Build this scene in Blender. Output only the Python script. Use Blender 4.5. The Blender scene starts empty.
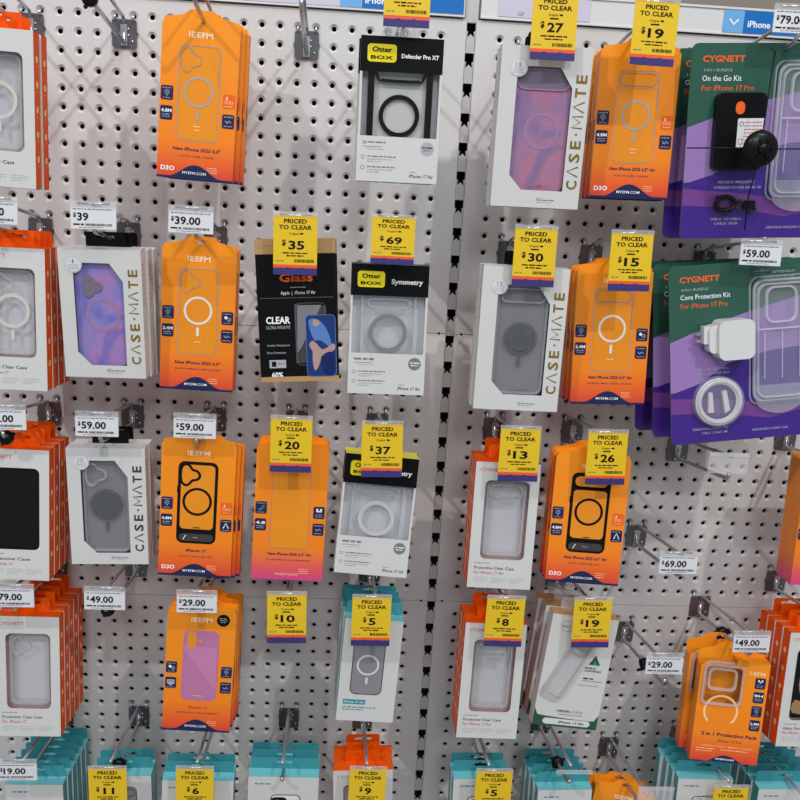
import bpy, math, random
from mathutils import Vector, Matrix, Euler
from mathutils.geometry import tessellate_polygon
random.seed(7)
COL = bpy.context.scene.collection
P = 0.0254                      # hole pitch of the pegboard
PI = math.pi

# ------------------------------------------------------------------ materials
def lin(c):
    return tuple(((v/255)/12.92 if v/255 <= .04045 else ((v/255+.055)/1.055)**2.4) for v in c)
MATS = {}
def mat(name, rgb, rough=.5, metal=0., coat=0., spec=.28):
    if name in MATS: return MATS[name]
    m = bpy.data.materials.new(name); m.use_nodes = True
    b = m.node_tree.nodes['Principled BSDF']
    b.inputs['Base Color'].default_value = (*lin(rgb), 1)
    b.inputs['Roughness'].default_value = rough
    b.inputs['Metallic'].default_value = metal
    b.inputs['Coat Weight'].default_value = coat*.35
    b.inputs['Coat Roughness'].default_value = .15
    b.inputs['Specular IOR Level'].default_value = spec
    MATS[name] = m
    return m
def grad_mat(name, stops, rough=.42):
    """printed colour gradient running up the carton front (ink, generated Z)"""
    m = mat(name, (255, 255, 255), rough, coat=.25)
    nt = m.node_tree; b = nt.nodes['Principled BSDF']
    tc = nt.nodes.new('ShaderNodeTexCoord'); sp = nt.nodes.new('ShaderNodeSeparateXYZ'); cr = nt.nodes.new('ShaderNodeValToRGB')
    nt.links.new(tc.outputs['Generated'], sp.inputs[0]); nt.links.new(sp.outputs['Z'], cr.inputs[0]); nt.links.new(cr.outputs[0], b.inputs['Base Color'])
    el = cr.color_ramp.elements
    while len(el) < len(stops): el.new(.5)
    for e, (p, c) in zip(el, stops): e.position = p; e.color = (*lin(c), 1)
    return m
def clear_mat(name, rgb, alpha=.25, rough=.12, edge=.4):
    """thin clear plastic: mostly see-through with a glossy skin"""
    m = bpy.data.materials.new(name); m.use_nodes = True; nt = m.node_tree; nt.nodes.clear()
    out = nt.nodes.new('ShaderNodeOutputMaterial'); mx = nt.nodes.new('ShaderNodeMixShader')
    tr = nt.nodes.new('ShaderNodeBsdfTransparent'); pb = nt.nodes.new('ShaderNodeBsdfPrincipled'); lw = nt.nodes.new('ShaderNodeLayerWeight')
    mp = nt.nodes.new('ShaderNodeMapRange')
    lw.inputs['Blend'].default_value = .25
    mp.inputs['To Min'].default_value = alpha; mp.inputs['To Max'].default_value = min(1, alpha+edge)
    tr.inputs['Color'].default_value = (*[min(1, .97+.03*v) for v in lin(rgb)], 1)
    pb.inputs['Base Color'].default_value = (*lin(rgb), 1); pb.inputs['Roughness'].default_value = rough
    nt.links.new(lw.outputs['Facing'], mp.inputs['Value']); nt.links.new(mp.outputs[0], mx.inputs[0])
    nt.links.new(tr.outputs[0], mx.inputs[1]); nt.links.new(pb.outputs[0], mx.inputs[2]); nt.links.new(mx.outputs[0], out.inputs[0])
    MATS[name] = m
    return m
def noise_mat(name, stops, scale, rough=.25, dist=1.2, metal=0., detail=2):
    m = mat(name, (255, 255, 255), rough, metal, coat=.3)
    nt = m.node_tree; b = nt.nodes['Principled BSDF']
    tc = nt.nodes.new('ShaderNodeTexCoord'); n = nt.nodes.new('ShaderNodeTexNoise'); cr = nt.nodes.new('ShaderNodeValToRGB')
    n.inputs['Scale'].default_value = scale; n.inputs['Distortion'].default_value = dist; n.inputs['Detail'].default_value = detail
    nt.links.new(tc.outputs['Object'], n.inputs['Vector']); nt.links.new(n.outputs['Fac'], cr.inputs[0]); nt.links.new(cr.outputs[0], b.inputs['Base Color'])
    el = cr.color_ramp.elements
    while len(el) < len(stops): el.new(.5)
    for e, (p, c) in zip(el, stops): e.position = p; e.color = (*lin(c), 1)
    return m

noise_mat('powder_coat', [(.3, (203, 201, 200)), (.7, (210, 208, 207))], 14, rough=.5, dist=.3)
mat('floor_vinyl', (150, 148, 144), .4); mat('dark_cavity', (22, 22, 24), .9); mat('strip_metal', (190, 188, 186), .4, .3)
mat('chrome', (190, 190, 194), .25, .85); mat('plate_metal', (108, 107, 111), .28, .6)
mat('black_plastic', (8, 8, 9), .32, coat=.2, spec=.2); mat('ink_black', (16, 16, 18), .55, spec=.12); mat('ink_grey', (120, 120, 124), .5)
mat('ink_light', (170, 170, 174), .5); mat('ink_white', (240, 240, 240), .45); mat('ink_navy', (28, 34, 78), .42, coat=.2)
mat('ink_orange', (236, 98, 30), .42, coat=.2); mat('ink_red', (205, 60, 40), .45); mat('ink_gold', (150, 122, 52), .3, .5)
mat('ink_logo', (252, 222, 186), .45); mat('ink_ring_grey', (140, 141, 146), .4); mat('ink_pale', (250, 205, 150), .45); mat('ink_silver', (176, 160, 146), .4); mat('ink_steel', (150, 140, 132), .35)
mat('card_white', (206, 205, 203), .45, coat=.15); mat('card_grey', (196, 196, 200), .45); mat('card_orange', (230, 84, 8), .5, spec=.12)
mat('card_black', (8, 8, 9), .4, coat=.1, spec=.14); mat('card_yellow', (232, 214, 20), .4, coat=.2); mat('card_kraft', (176, 140, 92), .7)
mat('card_teal', (62, 146, 156), .38, coat=.2); mat('card_teal_light', (110, 190, 198), .38, coat=.2); mat('tag_yellow', (224, 186, 34), .42, coat=.25)
mat('tag_orange', (232, 88, 48), .45, coat=.2); mat('tag_purple', (58, 50, 110), .45, coat=.2); mat('tag_white', (214, 214, 217), .4, coat=.2)
mat('insert_grey', (222, 222, 226), .5); mat('insert_dark', (120, 122, 128), .5); mat('ink_tan', (232, 142, 30), .4, coat=.2)
mat('ink_tan_dark', (222, 132, 26), .4, coat=.2); mat('ink_lilac', (186, 116, 158), .4, coat=.2); mat('ink_lilac_light', (196, 126, 168), .4, coat=.2)
mat('ink_teal', (60, 140, 150), .4); mat('ink_green', (40, 84, 56), .4, coat=.2); mat('ink_blue', (26, 52, 112), .35, coat=.3)
mat('ink_blue_dark', (20, 34, 90), .35); mat('ink_skin', (178, 142, 138), .4); mat('ink_sky', (86, 124, 186), .4)
mat('bundle_green', (44, 86, 72), .3, coat=.5); mat('bundle_lavender', (150, 118, 178), .3, coat=.5); mat('bundle_purple', (62, 36, 130), .3, coat=.5)
mat('bundle_mauve', (112, 62, 136), .3, coat=.5); mat('bundle_back', (52, 34, 70), .5); mat('white_plastic', (208, 208, 206), .3, coat=.4)
mat('sign_blue', (22, 108, 186), .35, coat=.2); mat('sign_sky', (112, 172, 222), .35, coat=.2); mat('sign_lavender', (200, 198, 214), .4)
mat('header_white', (214, 214, 214), .35, coat=.2); mat('far_wall', (150, 140, 130), .8); mat('ink_ring_white', (226, 222, 214), .4)
mat('ink_case_grey', (136, 134, 140), .4); mat('dark_green', (32, 52, 42), .35, coat=.4); mat('grey_pill', (62, 62, 58), .45)
clear_mat('film', (80, 82, 85), .03, .05, .12); clear_mat('clear_case', (215, 216, 222), .12, .12); clear_mat('clear_edge', (228, 229, 233), .35, .1, .3)
clear_mat('smoke_case', (120, 122, 128), .45, .15); clear_mat('blister', (215, 215, 225), .16, .06); clear_mat('holder_clear', (228, 228, 232), .2, .1)
clear_mat('blister_edge', (225, 225, 232), .28, .08)
noise_mat('iridescent', [(.30, (112, 108, 206)), (.45, (150, 142, 216)), (.55, (186, 140, 200)), (.66, (138, 122, 206)), (.8, (200, 136, 190))], 9, .2, 2.2)
noise_mat('iridescent_air', [(.30, (138, 118, 168)), (.45, (168, 132, 170)), (.55, (196, 130, 160)), (.66, (146, 124, 164)), (.8, (186, 120, 200))], 9, .2, 2.2)
mat('iri_ring', (178, 136, 176), .25, coat=.3); mat('iri_cam', (134, 122, 140), .25, coat=.3)
grad_mat('efm_orange', [(0, (212, 66, 52)), (.09, (230, 92, 40)), (.26, (242, 132, 26)), (1, (245, 146, 26))])
grad_mat('efm_pink', [(0, (214, 62, 132)), (.10, (226, 90, 84)), (.24, (240, 128, 26)), (1, (243, 142, 22))])
M = MATS

# ------------------------------------------------------------------ shape helpers (all in millimetres; x right, z up, front faces -y)
def arc(cx, cz, r, a0, a1, n):
    return [(cx+r*math.cos(a0+(a1-a0)*i/n), cz+r*math.sin(a0+(a1-a0)*i/n)) for i in range(n+1)]
def rrect(cx, cz, w, h, r, n=5):
    r = min(r, w/2-.01, h/2-.01); x0, x1, z0, z1 = cx-w/2+r, cx+w/2-r, cz-h/2+r, cz+h/2-r
    return arc(x1, z0, r, -PI/2, 0, n)+arc(x1, z1, r, 0, PI/2, n)+arc(x0, z1, r, PI/2, PI, n)+arc(x0, z0, r, PI, 1.5*PI, n)
def rect(x0, z0, x1, z1): return [(x0, z0), (x1, z0), (x1, z1), (x0, z1)]
def circ(cx, cz, r, n=28): return [(cx+r*math.cos(2*PI*i/n), cz+r*math.sin(2*PI*i/n)) for i in range(n)]
def smooth(pts, k=4, closed=True):
    out = []; n = len(pts)
    for i in range(n if closed else n-1):
        g = lambda j: Vector(pts[j % n] if closed else pts[max(0, min(n-1, j))])
        a, b, c, d = g(i-1), g(i), g(i+1), g(i+2)
        for s in range(k):
            t = s/k
            q = .5*((2*b)+(c-a)*t+(2*a-5*b+4*c-d)*t*t+(3*b-a-3*c+d)*t**3); out.append(tuple(q))
    if not closed: out.append(tuple(pts[-1]))
    return out
TXT = {}
def glyphs(s, bold):
    k = (s, bold)
    if k in TXT: return TXT[k]
    c = bpy.data.curves.new('text', 'FONT'); c.body = s; c.resolution_u = 2; c.offset = .028 if bold else .004
    o = bpy.data.objects.new('text', c); COL.objects.link(o)
    bpy.context.view_layer.update()
    me = o.evaluated_get(bpy.context.evaluated_depsgraph_get()).to_mesh()
    vs = [(v.co.x, v.co.y) for v in me.vertices]; fs = [tuple(p.vertices) for p in me.polygons]
    nz = [p.normal.z for p in me.polygons]
    fs = [f if z > 0 else f[::-1] for f, z in zip(fs, nz)]
    o.to_mesh_clear(); bpy.data.objects.remove(o); bpy.data.curves.remove(c)
    x0 = min(v[0] for v in vs); x1 = max(v[0] for v in vs); z0 = min(v[1] for v in vs); z1 = max(v[1] for v in vs)
    TXT[k] = (vs, fs, x0, x1, z0, z1)
    return TXT[k]

class MB:
    def __init__(s): s.v = []; s.f = []; s.m = []; s.ml = []; s.sm = []
    def mi(s, m):
        if m not in s.ml: s.ml.append(m)
        return s.ml.index(m)
    def add(s, vs, fs, m, sm=False):
        b = len(s.v); s.v += [tuple(v) for v in vs]; i = s.mi(m)
        for f in fs: s.f.append(tuple(b+k for k in f)); s.m.append(i); s.sm.append(sm)
    def flat(s, pts, y, m): s.add([(x, y, z) for x, z in pts], [tuple(range(len(pts)))], m)
    def loop(s, a, b, y, m):                                     # flat band between two equal loops (a outer, b inner)
        n = len(a); s.add([(x, y, z) for x, z in a]+[(x, y, z) for x, z in b], [(i, (i+1) % n, n+(i+1) % n, n+i) for i in range(n)], m)
    def rstroke(s, cx, cz, w, h, r, t, y, m): s.loop(rrect(cx, cz, w, h, r), rrect(cx, cz, w-2*t, h-2*t, max(r-t, .3)), y, m)
    def ring(s, cx, cz, r, t, y, m, n=32): s.loop(circ(cx, cz, r, n), circ(cx, cz, r-t, n), y, m)
    def stroke(s, pts, t, y, m, closed=True):
        n = len(pts); L = []; R = []
        for i in range(n):
            a = Vector(pts[(i-1) % n] if closed or i else pts[0]); c = Vector(pts[(i+1) % n] if closed or i < n-1 else pts[-1])
            d = (c-a); d = d.normalized() if d.length > 1e-9 else Vector((1, 0)); nn = Vector((-d.y, d.x))*t/2; p = Vector(pts[i]); L.append(p+nn); R.append(p-nn)
        k = n if closed else n-1
        s.add([(p.x, y, p.y) for p in R]+[(p.x, y, p.y) for p in L], [(i, (i+1) % n, n+(i+1) % n, n+i) for i in range(k)], m)
    def plate(s, outer, holes, y0, y1, m, side=None, back=None):     # solid sheet from y0 (front) to y1 (back), with openings
        side = side or m; back = back or side
        outer = [p for i, p in enumerate(outer) if p != outer[i-1]]; loops = [outer]+holes; flatp = [p for l in loops for p in l]
        tri = tessellate_polygon([[Vector((x, z, 0)) for x, z in l] for l in loops])
        fr = []
        for t in tri:
            a, b, c = [flatp[i] for i in t]
            cr = (b[0]-a[0])*(c[1]-a[1])-(b[1]-a[1])*(c[0]-a[0]); fr.append(tuple(t) if cr > 0 else tuple(t)[::-1])
        n = len(flatp)
        s.add([(x, y0, z) for x, z in flatp], fr, m)
        s.add([(x, y1, z) for x, z in flatp], [f[::-1] for f in fr], back)
        vs = [(x, y0, z) for x, z in flatp]+[(x, y1, z) for x, z in flatp]; fs = []; o = 0
        for li, l in enumerate(loops):
            k = len(l); ar = sum(l[i][0]*l[(i+1) % k][1]-l[(i+1) % k][0]*l[i][1] for i in range(k)); ccw = (ar > 0) == (li == 0)
            for i in range(k):
                a, b = o+i, o+(i+1) % k; q = (a, n+a, n+b, b); fs.append(q if ccw else q[::-1])
            o += k
        s.add(vs, fs, side)
    def box(s, x0, x1, y0, y1, z0, z1, m):
        s.add([(x0, y0, z0), (x1, y0, z0), (x1, y1, z0), (x0, y1, z0), (x0, y0, z1), (x1, y0, z1), (x1, y1, z1), (x0, y1, z1)],
              [(0, 1, 5, 4), (1, 2, 6, 5), (2, 3, 7, 6), (3, 0, 4, 7), (4, 5, 6, 7), (3, 2, 1, 0)], m)
    def tube(s, pts, r, m, n=8, closed=False):
        pts = [Vector(p) for p in pts]; k = len(pts); vs = []; up = None
        for i, p in enumerate(pts):
            a = pts[(i-1) % k] if closed or i else pts[0]; b = pts[(i+1) % k] if closed or i < k-1 else pts[-1]
            d = (b-a).normalized()
            if up is None: up = d.orthogonal().normalized()
            up = (up-d*up.dot(d)); up = up.normalized() if up.length > 1e-6 else d.orthogonal().normalized(); w = d.cross(up)
            for j in range(n): t = 2*PI*j/n; vs.append(p+(up*math.cos(t)+w*math.sin(t))*r)
        fs = [(i*n+j, i*n+(j+1) % n, ((i+1) % k)*n+(j+1) % n, ((i+1) % k)*n+j) for i in range(k if closed else k-1) for j in range(n)]
        if not closed: fs += [tuple(range(n))[::-1], tuple((k-1)*n+j for j in range(n))]
        s.add(vs, fs, m, True)
    def lathe(s, prof, c, axis, m, n=28):                        # prof: (radius, distance along axis)
        ax = Vector(axis).normalized(); u = ax.orthogonal().normalized(); w = ax.cross(u); c = Vector(c); vs = []
        for r, d in prof:
            for j in range(n): t = 2*PI*j/n; vs.append(c+ax*d+(u*math.cos(t)+w*math.sin(t))*max(r, .001))
        k = len(prof)
        s.add(vs, [(i*n+j, i*n+(j+1) % n, (i+1)*n+(j+1) % n, (i+1)*n+j) for i in range(k-1) for j in range(n)], m, True)
    def text(s, t, cx, cz, cap, w, m, y, bold=False, rot=0, left=False):
        vs, fs, x0, x1, z0, z1 = glyphs(t, bold)
        H = glyphs('H', bold); ch = H[5]-H[4]; kz = cap/ch; kx = (w/(x1-x0)) if w else kz
        mx = x0 if left else (x0+x1)/2; mz = ch/2; ca, sa = math.cos(rot), math.sin(rot); out = []
        for a, b in vs:
            px, pz = (a-mx)*kx, (b-mz)*kz; out.append((cx+px*ca-pz*sa, y, cz+px*sa+pz*ca))
        s.add(out, fs, m)
    def micro(s, x0, x1, cz, h, m, y, seed=0):                   # print too small to read: word-length dashes
        r = random.Random(seed*31+int(cz*7)+int(x0*3)); x = x0
        while x < x1-.6:
            L = min(r.uniform(1.6, 5.)*max(h, .6), x1-x); hh = h*r.uniform(.7, 1.)
            s.flat(rect(x, cz-hh/2, x+L, cz+hh/2), y, m); x += L+h*.7
    def barcode(s, x0, x1, z0, z1, m, y, seed=0):
        r = random.Random(seed); x = x0
        while x < x1: L = r.choice([.35, .5, .9]); s.flat(rect(x, z0, min(x+L, x1), z1), y, m); x += L+r.choice([.3, .45, .7])
    def build(s, name, parent=None, flip=False):
        me = bpy.data.meshes.new(name); me.from_pydata([(x*.001, y*.001, z*.001) for x, y, z in s.v], [], s.f)
        for m in s.ml: me.materials.append(M[m])
        me.polygons.foreach_set('material_index', s.m); me.polygons.foreach_set('use_smooth', s.sm); me.update()
        o = bpy.data.objects.new(name, me); COL.objects.link(o); o.parent = parent
        return o

def thing(name, label=None, cat=None, group=None, loc=(0, 0, 0), rot=(0, 0, 0)):
    o = bpy.data.objects.new(name, None); o.empty_display_size = .01; COL.objects.link(o)
    o.location = loc; o.rotation_euler = rot; tag(o, label, cat, group)
    return o
def tag(o, label=None, cat=None, group=None):
    if label: o['label'] = label
    if cat: o['category'] = cat
    if group: o['group'] = group
    return o
KIDS = {}
def part(mb, name, root, label=None):
    o = mb.build(name, root); KIDS.setdefault(root.name, []).append(o)
    if label: o['label'] = label
    return o
def dup(root, parent=None):
    r = root.copy(); COL.objects.link(r); r.parent = parent
    for ch in KIDS.get(root.name, []): KIDS.setdefault(r.name, []).append(dup(ch, r))
    return r

E1, E2, E3, E4 = -.25, -.45, -.65, -.85      # ink layers in front of the card, mm
def euro(cx, cz, w=16, h=5):
    """hang hole: a slot with a round bump in the middle"""
    r = h/2
    return arc(cx+w/2-r, cz, r, -PI/2, PI/2, 4)+[(cx+3, cz+r), (cx+2, cz+r+2.2), (cx-2, cz+r+2.2), (cx-3, cz+r)]+arc(cx-w/2+r, cz, r, PI/2, 1.5*PI, 4)

# ------------------------------------------------------------------ product kinds
CAM17 = smooth([(x, z+14) for x, z in [(-17, 53), (-12, 51), (-8, 45.5), (-1, 43), (2.5, 37), (-1, 31.5), (-8, 29.5), (-12, 24.5), (-17, 22.5), (-22, 26), (-24, 33), (-24, 43), (-22, 50)]], 3)
def badge(g, cx, cz, colr, style, y=E1):
    g.flat(rrect(cx, cz, 16, 18, 2.5), y, colr)
    if style in ('4.8M', '2.4M', '4.8', '9H', '2,400'):
        g.text(style, cx, cz+3, 4.2, 13.5, 'ink_white', y-.2, True); g.micro(cx-5.5, cx+5.5, cz-2.2, 1.2, 'ink_light', y-.2, 3); g.micro(cx-5, cx+5, cz-5, 1, 'ink_light', y-.2, 4)
    elif style == 'pin':
        g.micro(cx-6, cx+6, cz+6, 1, 'ink_light', y-.2, 1); g.ring(cx, cz+.8, 3.2, .7, y-.2, 'ink_light', 16); g.flat(rect(cx-.4, cz-5, cx+.4, cz-2.4), y-.2, 'ink_light'); g.flat(circ(cx, cz+.8, 1, 8), y-.2, 'ink_light'); g.micro(cx-5, cx+5, cz-6.5, .8, 'ink_light', y-.2, 2)
    elif style == 'moon':
        g.micro(cx-6, cx+6, cz+6, 1, 'ink_light', y-.2, 1); g.flat(circ(cx-2, cz+1, 2.2, 12), y-.2, 'ink_white'); g.ring(cx+2.5, cz-1.5, 2.6, 1, y-.2, 'ink_light', 14); g.micro(cx-5, cx+5, cz-6.5, .8, 'ink_light', y-.2, 2)
    elif style == 'd3o':
        g.text('1', cx-3, cz+4, 4.5, 2, 'ink_pale', y-.2, True); g.text('D3O', cx, cz-1, 4, 11, 'ink_pale', y-.2); g.micro(cx-5, cx+5, cz-6, 1, 'ink_pale', y-.2, 5)
    elif style == 'A':
        g.micro(cx-6, cx+6, cz+6.4, 1, 'ink_light', y-.2, 1); g.stroke([(cx-3.5, cz-4), (cx, cz+4), (cx+4, cz-4)], 1.4, y-.2, 'ink_white', False); g.micro(cx-5, cx+5, cz-6.8, .8, 'ink_light', y-.2, 2)
    elif style == 'shield':
        g.flat([(cx-5.5, cz+5), (cx-5.5, cz-1), (cx, cz-5), (cx+5.5, cz-1), (cx+5.5, cz+5)], y-.2, 'ink_light'); g.micro(cx-4, cx+4, cz+2.5, 1, 'ink_navy', y-.35, 2); g.micro(cx-6, cx+6, cz-7, .9, 'ink_light', y-.2, 2)
    elif style == 'leaf':
        g.micro(cx-6, cx+6, cz+6.4, 1, 'ink_light', y-.2, 1); g.stroke(smooth([(cx-4, cz-3), (cx, cz-1), (cx+4, cz+4)], 3, False), 1.2, y-.2, 'ink_teal', False); g.stroke(smooth([(cx-3, cz-4), (cx+2, cz-2), (cx+5, cz+2)], 3, False), .8, y-.2, 'ink_sky', False); g.micro(cx-5, cx+5, cz-6.8, .8, 'ink_light', y-.2, 2)
    elif style == 'u':
        g.flat(rect(cx-4, cz+1, cx-1.4, cz+6), y-.2, 'ink_white'); g.flat(rect(cx+1.4, cz+1, cx+4, cz+6), y-.2, 'ink_white'); g.flat(rect(cx-4, cz+1, cx+4, cz+3), y-.2, 'ink_white'); g.micro(cx-5, cx+5, cz-3, 1, 'ink_light', y-.2, 2); g.micro(cx-5, cx+5, cz-6, 1, 'ink_light', y-.2, 6)
    else:
        g.micro(cx-6, cx+6, cz+5.8, 1.1, 'ink_light', y-.2, 1); g.stroke(smooth([(cx-4, cz+1), (cx-1, cz-2), (cx+1, cz+1), (cx+4, cz-1.5)], 3, False), .9, y-.2, 'ink_light', False); g.micro(cx-5.5, cx+5.5, cz-6, 1, 'ink_light', y-.2, 2)

def efm(w, h, style, air, big, small, lb, rb, d3o, hill=True):
    D = 16
    base = 'efm_pink' if style == 'glass' else 'efm_orange'
    root = thing('phone_case_box' if style != 'glass' else 'screen_protector_box')
    g = MB(); hw, hh = w/2, h/2
    g.plate([(-hw, -hh), (hw, -hh), (hw, hh-3), (hw-3, hh), (-hw+3, hh), (-hw, hh-3)], [], 0, D, base)
    # logo and printed case
    lx = -17
    g.text('E', -9.5, hh-15, 7, 5.5, 'ink_logo', E1, True); g.text('EFM', 5, hh-15, 7, 20, 'ink_logo', E1, True); g.flat(rect(-15.5, hh-18.5, -14, hh-11.5), E1, 'ink_logo')
    cz = 11; cw, chh = (55, 120) if not air else (56, 119)
    if style in ('volta', 'zurich'):
        g.flat(rrect(0, cz, cw, chh, 9), E1, 'ink_tan')
        g.rstroke(0, cz, cw, chh, 9, 1.1, E2, 'ink_silver'); g.rstroke(0, cz, cw-3.4, chh-3.4, 7.5, .5, E2, 'ink_tan_dark')
        rc, rt = ('ink_silver', 3.2) if style == 'volta' else ('ink_ring_white', 3.2)
        g.ring(0, cz+2, 19.5, rt, E3, rc); g.flat(rrect(0, cz-27, 3.8, 13, 1.8, 3), E3, rc)
        g.flat(rect(-5, cz-42, 5, cz-40.8), E3, 'ink_pale'); 
        if style == 'volta': g.flat(rect(-3.5, cz-46.5, 3.5, cz-45.3), E3, 'ink_pale')
        if air: g.rstroke(0, cz+47, 50, 17, 8.2, 1.2, E3, 'ink_steel'); g.flat(rect(-26, cz+36.5, 26, cz+37), E3, 'ink_silver')
        else: g.stroke(CAM17, 1.2, E3, 'ink_steel')
        for q in (12, 20, 30): g.flat(rect(cw/2-2.2, cz+q, cw/2-1.2, cz+q+6), E3, 'ink_steel')
    elif style == 'alta':
        g.flat(rrect(0, cz, cw, chh, 9), E1, 'ink_black'); g.flat(rrect(0, cz+8.5, cw-8.5, chh-26, 6), E2, 'ink_tan')
        g.ring(0, cz+2, 20.5, 3.6, E3, 'ink_black')
        g.flat(rrect(0, cz-chh/2+9, cw-7, 11, 5.4), E2, 'grey_pill'); g.stroke([(-18, cz-chh/2+5.5), (-14, cz-chh/2+12.5)], 1, E3, 'ink_white', False); g.micro(-4, 4, cz-chh/2+9, 1, 'ink_light', E3)
        g.flat(rect(-4.5, cz-37, 4.5, cz-35.6), E3, 'ink_black')
        if air:
            g.flat([(-28, cz+31), (-24, cz+31), (-20, cz+34), (20, cz+34), (24, cz+31), (28, cz+31), (28, cz+40), (-28, cz+40)], E3, 'ink_black'); g.flat(rrect(0, cz+47, 46, 15, 7.2), E4, 'ink_tan'); g.rstroke(0, cz+47, 52, 21, 9, 3.4, E3, 'ink_black')
        else: g.stroke(CAM17, 3.6, E3, 'ink_black')
        g.flat(rect(-cw/2-.9, cz+14, -cw/2, cz+24), E1, 'ink_black')
    elif style == 'glass':
        g.flat(rrect(0, cz, 54, 122, 8), E1, 'ink_tan'); g.rstroke(0, cz, 54, 122, 8, .8, E2, 'ink_steel')
    elif style == 'lilac':
        g.flat(rrect(1, cz-2, 52, 112, 9), E1, 'ink_lilac'); g.flat([(-24, 40), (-24, 34), (25, -28), (25, 40)], E2, 'ink_lilac_light')
        g.flat(rrect(-13, cz+39, 12, 28, 6), E3, 'ink_tan'); g.rstroke(-13, cz+39, 13.5, 29.5, 6.7, 1, E4, 'ink_silver'); g.flat(circ(-1, cz+38, 2.6, 12), E3, 'ink_tan'); g.micro(-6, 7, cz-50, 1.2, 'ink_pale', E3)
        g.flat(circ(31, hh-14, 9.5, 20), E1, 'ink_black'); g.micro(25, 37, hh-11, 1.3, 'ink_light', E2); g.micro(26, 37, hh-14, 1.3, 'ink_light', E2); g.micro(27, 35, hh-17, 1.3, 'ink_light', E2)
    # badges
    zs = (cz-2, cz-27) if style != 'lilac' else (cz-6, cz-31)
    for st, z in zip(lb, zs): badge(g, -hw+9.5, z, 'ink_navy', st)
    for st, z in zip(rb, zs): badge(g, hw-10, z-4, 'ink_orange' if st == 'd3o' else 'ink_navy', st)
    g.text(big, 2 if air else 1, -hh+39, 4.3, 62 if len(big) > 12 else 28, 'ink_red' if style == 'lilac' else 'ink_navy', E1, True)
    g.text(small, 1, -hh+30, 2.2, 46 if len(small) < 20 else 62, 'ink_navy', E1)
    if d3o: g.text('D3O', -hw+14, -hh+13, 6, 18, 'ink_white', E1, True)
    if hill:
        n = 16; pts = [(-33+66*i/n, -hh+3+16*(.5-.5*math.cos(2*PI*i/n))**.8) for i in range(n+1)]
        g.flat([(-hw, -hh), (hw, -hh), (hw, -hh+3)]+pts[::-1]+[(-hw, -hh+3)], E1, 'ink_navy')
    g.text('MYEFM.COM', -1, -hh+8.5, 3.4, 31, 'ink_white' if hill else 'ink_pale', E3)
    for q in (17, 14, 11): g.micro(hw-34, hw-21, -hh+q, .9, 'ink_pale', E1, q)
    # side print
    for sgn in (() if style == 'glass' else (-1, 1)):
        g.add([(sgn*(hw+.2), 4, -20), (sgn*(hw+.2), 12, -20), (sgn*(hw+.2), 12, 6), (sgn*(hw+.2), 4, 6)], [(0, 1, 2, 3) if sgn > 0 else (3, 2, 1, 0)], 'ink_navy')
    part(g, 'carton', root)
    t = MB(); ap = 15
    out = [(-hw+3, hh), (hw-3, hh)]+arc(hw-5, hh+1, 3, 0, PI/2, 2)+smooth([(hw-6, hh+4), (24, hh+8), (16, hh+ap-1), (10, hh+ap)], 3, False)+smooth([(-10, hh+ap), (-16, hh+ap-1), (-24, hh+8), (-hw+6, hh+4)], 3, False)+arc(-hw+5, hh+1, 3, PI/2, PI, 2)
    t.plate(out, [euro(0, hh+6.5)], 0, .8, base+'_tab')
    part(t, 'hang_tab', root)
    return root
for nm, c in (('efm_orange_tab', (246, 146, 22)), ('efm_pink_tab', (243, 142, 22))): mat(nm, c, .42, coat=.25)

def window_box(root, w, h, D, win, front, side, liner, parts_front=None, topm=None):
    """carton with an opening cut in its front and a lined recess behind it"""
    g = MB(); hw, hh = w/2, h/2
    g.plate(rect(-hw, -hh, hw, hh), [win], 0, .9, front, side=side)
    g.box(-hw, hw, D-.8, D, -hh, hh, side); g.box(-hw, -hw+.8, .9, D-.8, -hh, hh, side); g.box(hw-.8, hw, .9, D-.8, -hh, hh, side)
    g.box(-hw, hw, .9, D-.8, hh-.8, hh, topm or side); g.box(-hw, hw, .9, D-.8, -hh, -hh+.8, side)
    g.flat(rect(-hw+1, -hh+1, hw-1, hh-1), D-3, liner)
    return g

def case_clear(g, cx, cz, w, h, y, air, ringm, magsafe, edge='clear_edge', body='clear_case', pillm=None):
    cam, ring = MB(), MB()
    a, b = rrect(cx, cz, w, h, 9), rrect(cx, cz, w-5, h-5, 7)
    g.plate(a, [b], y, y+8, edge)
    g.flat(rrect(cx, cz, w-4, h-4, 7), y+1.2, body)
    if air: cam.plate(rrect(cx, cz+h/2-14, w-8, 20, 9), [rrect(cx, cz+h/2-14, w-12, 16, 7.5)], y-1.5, y+2, edge)
    else:
        k = [(x*w/55+cx, (z-11)*h/120+cz) for x, z in CAM17]; k2 = [((x+11)*.84*w/55-11*w/55+cx, ((z-52)*.86+41)*h/120+cz) for x, z in CAM17]
        cam.plate(k, [k2], y-1.5, y+2, edge)
    if magsafe:
        ring.plate(circ(cx, cz+2, 23, 36), [circ(cx, cz+2, 18.5, 36)], y-.4, y+1, ringm)
        ring.plate(rrect(cx, cz-30, 5, 14, 2.4), [], y-.4, y+1, ringm)
    return [('camera_frame', cam)]+([('magnet_ring', ring)] if magsafe else [])

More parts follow.
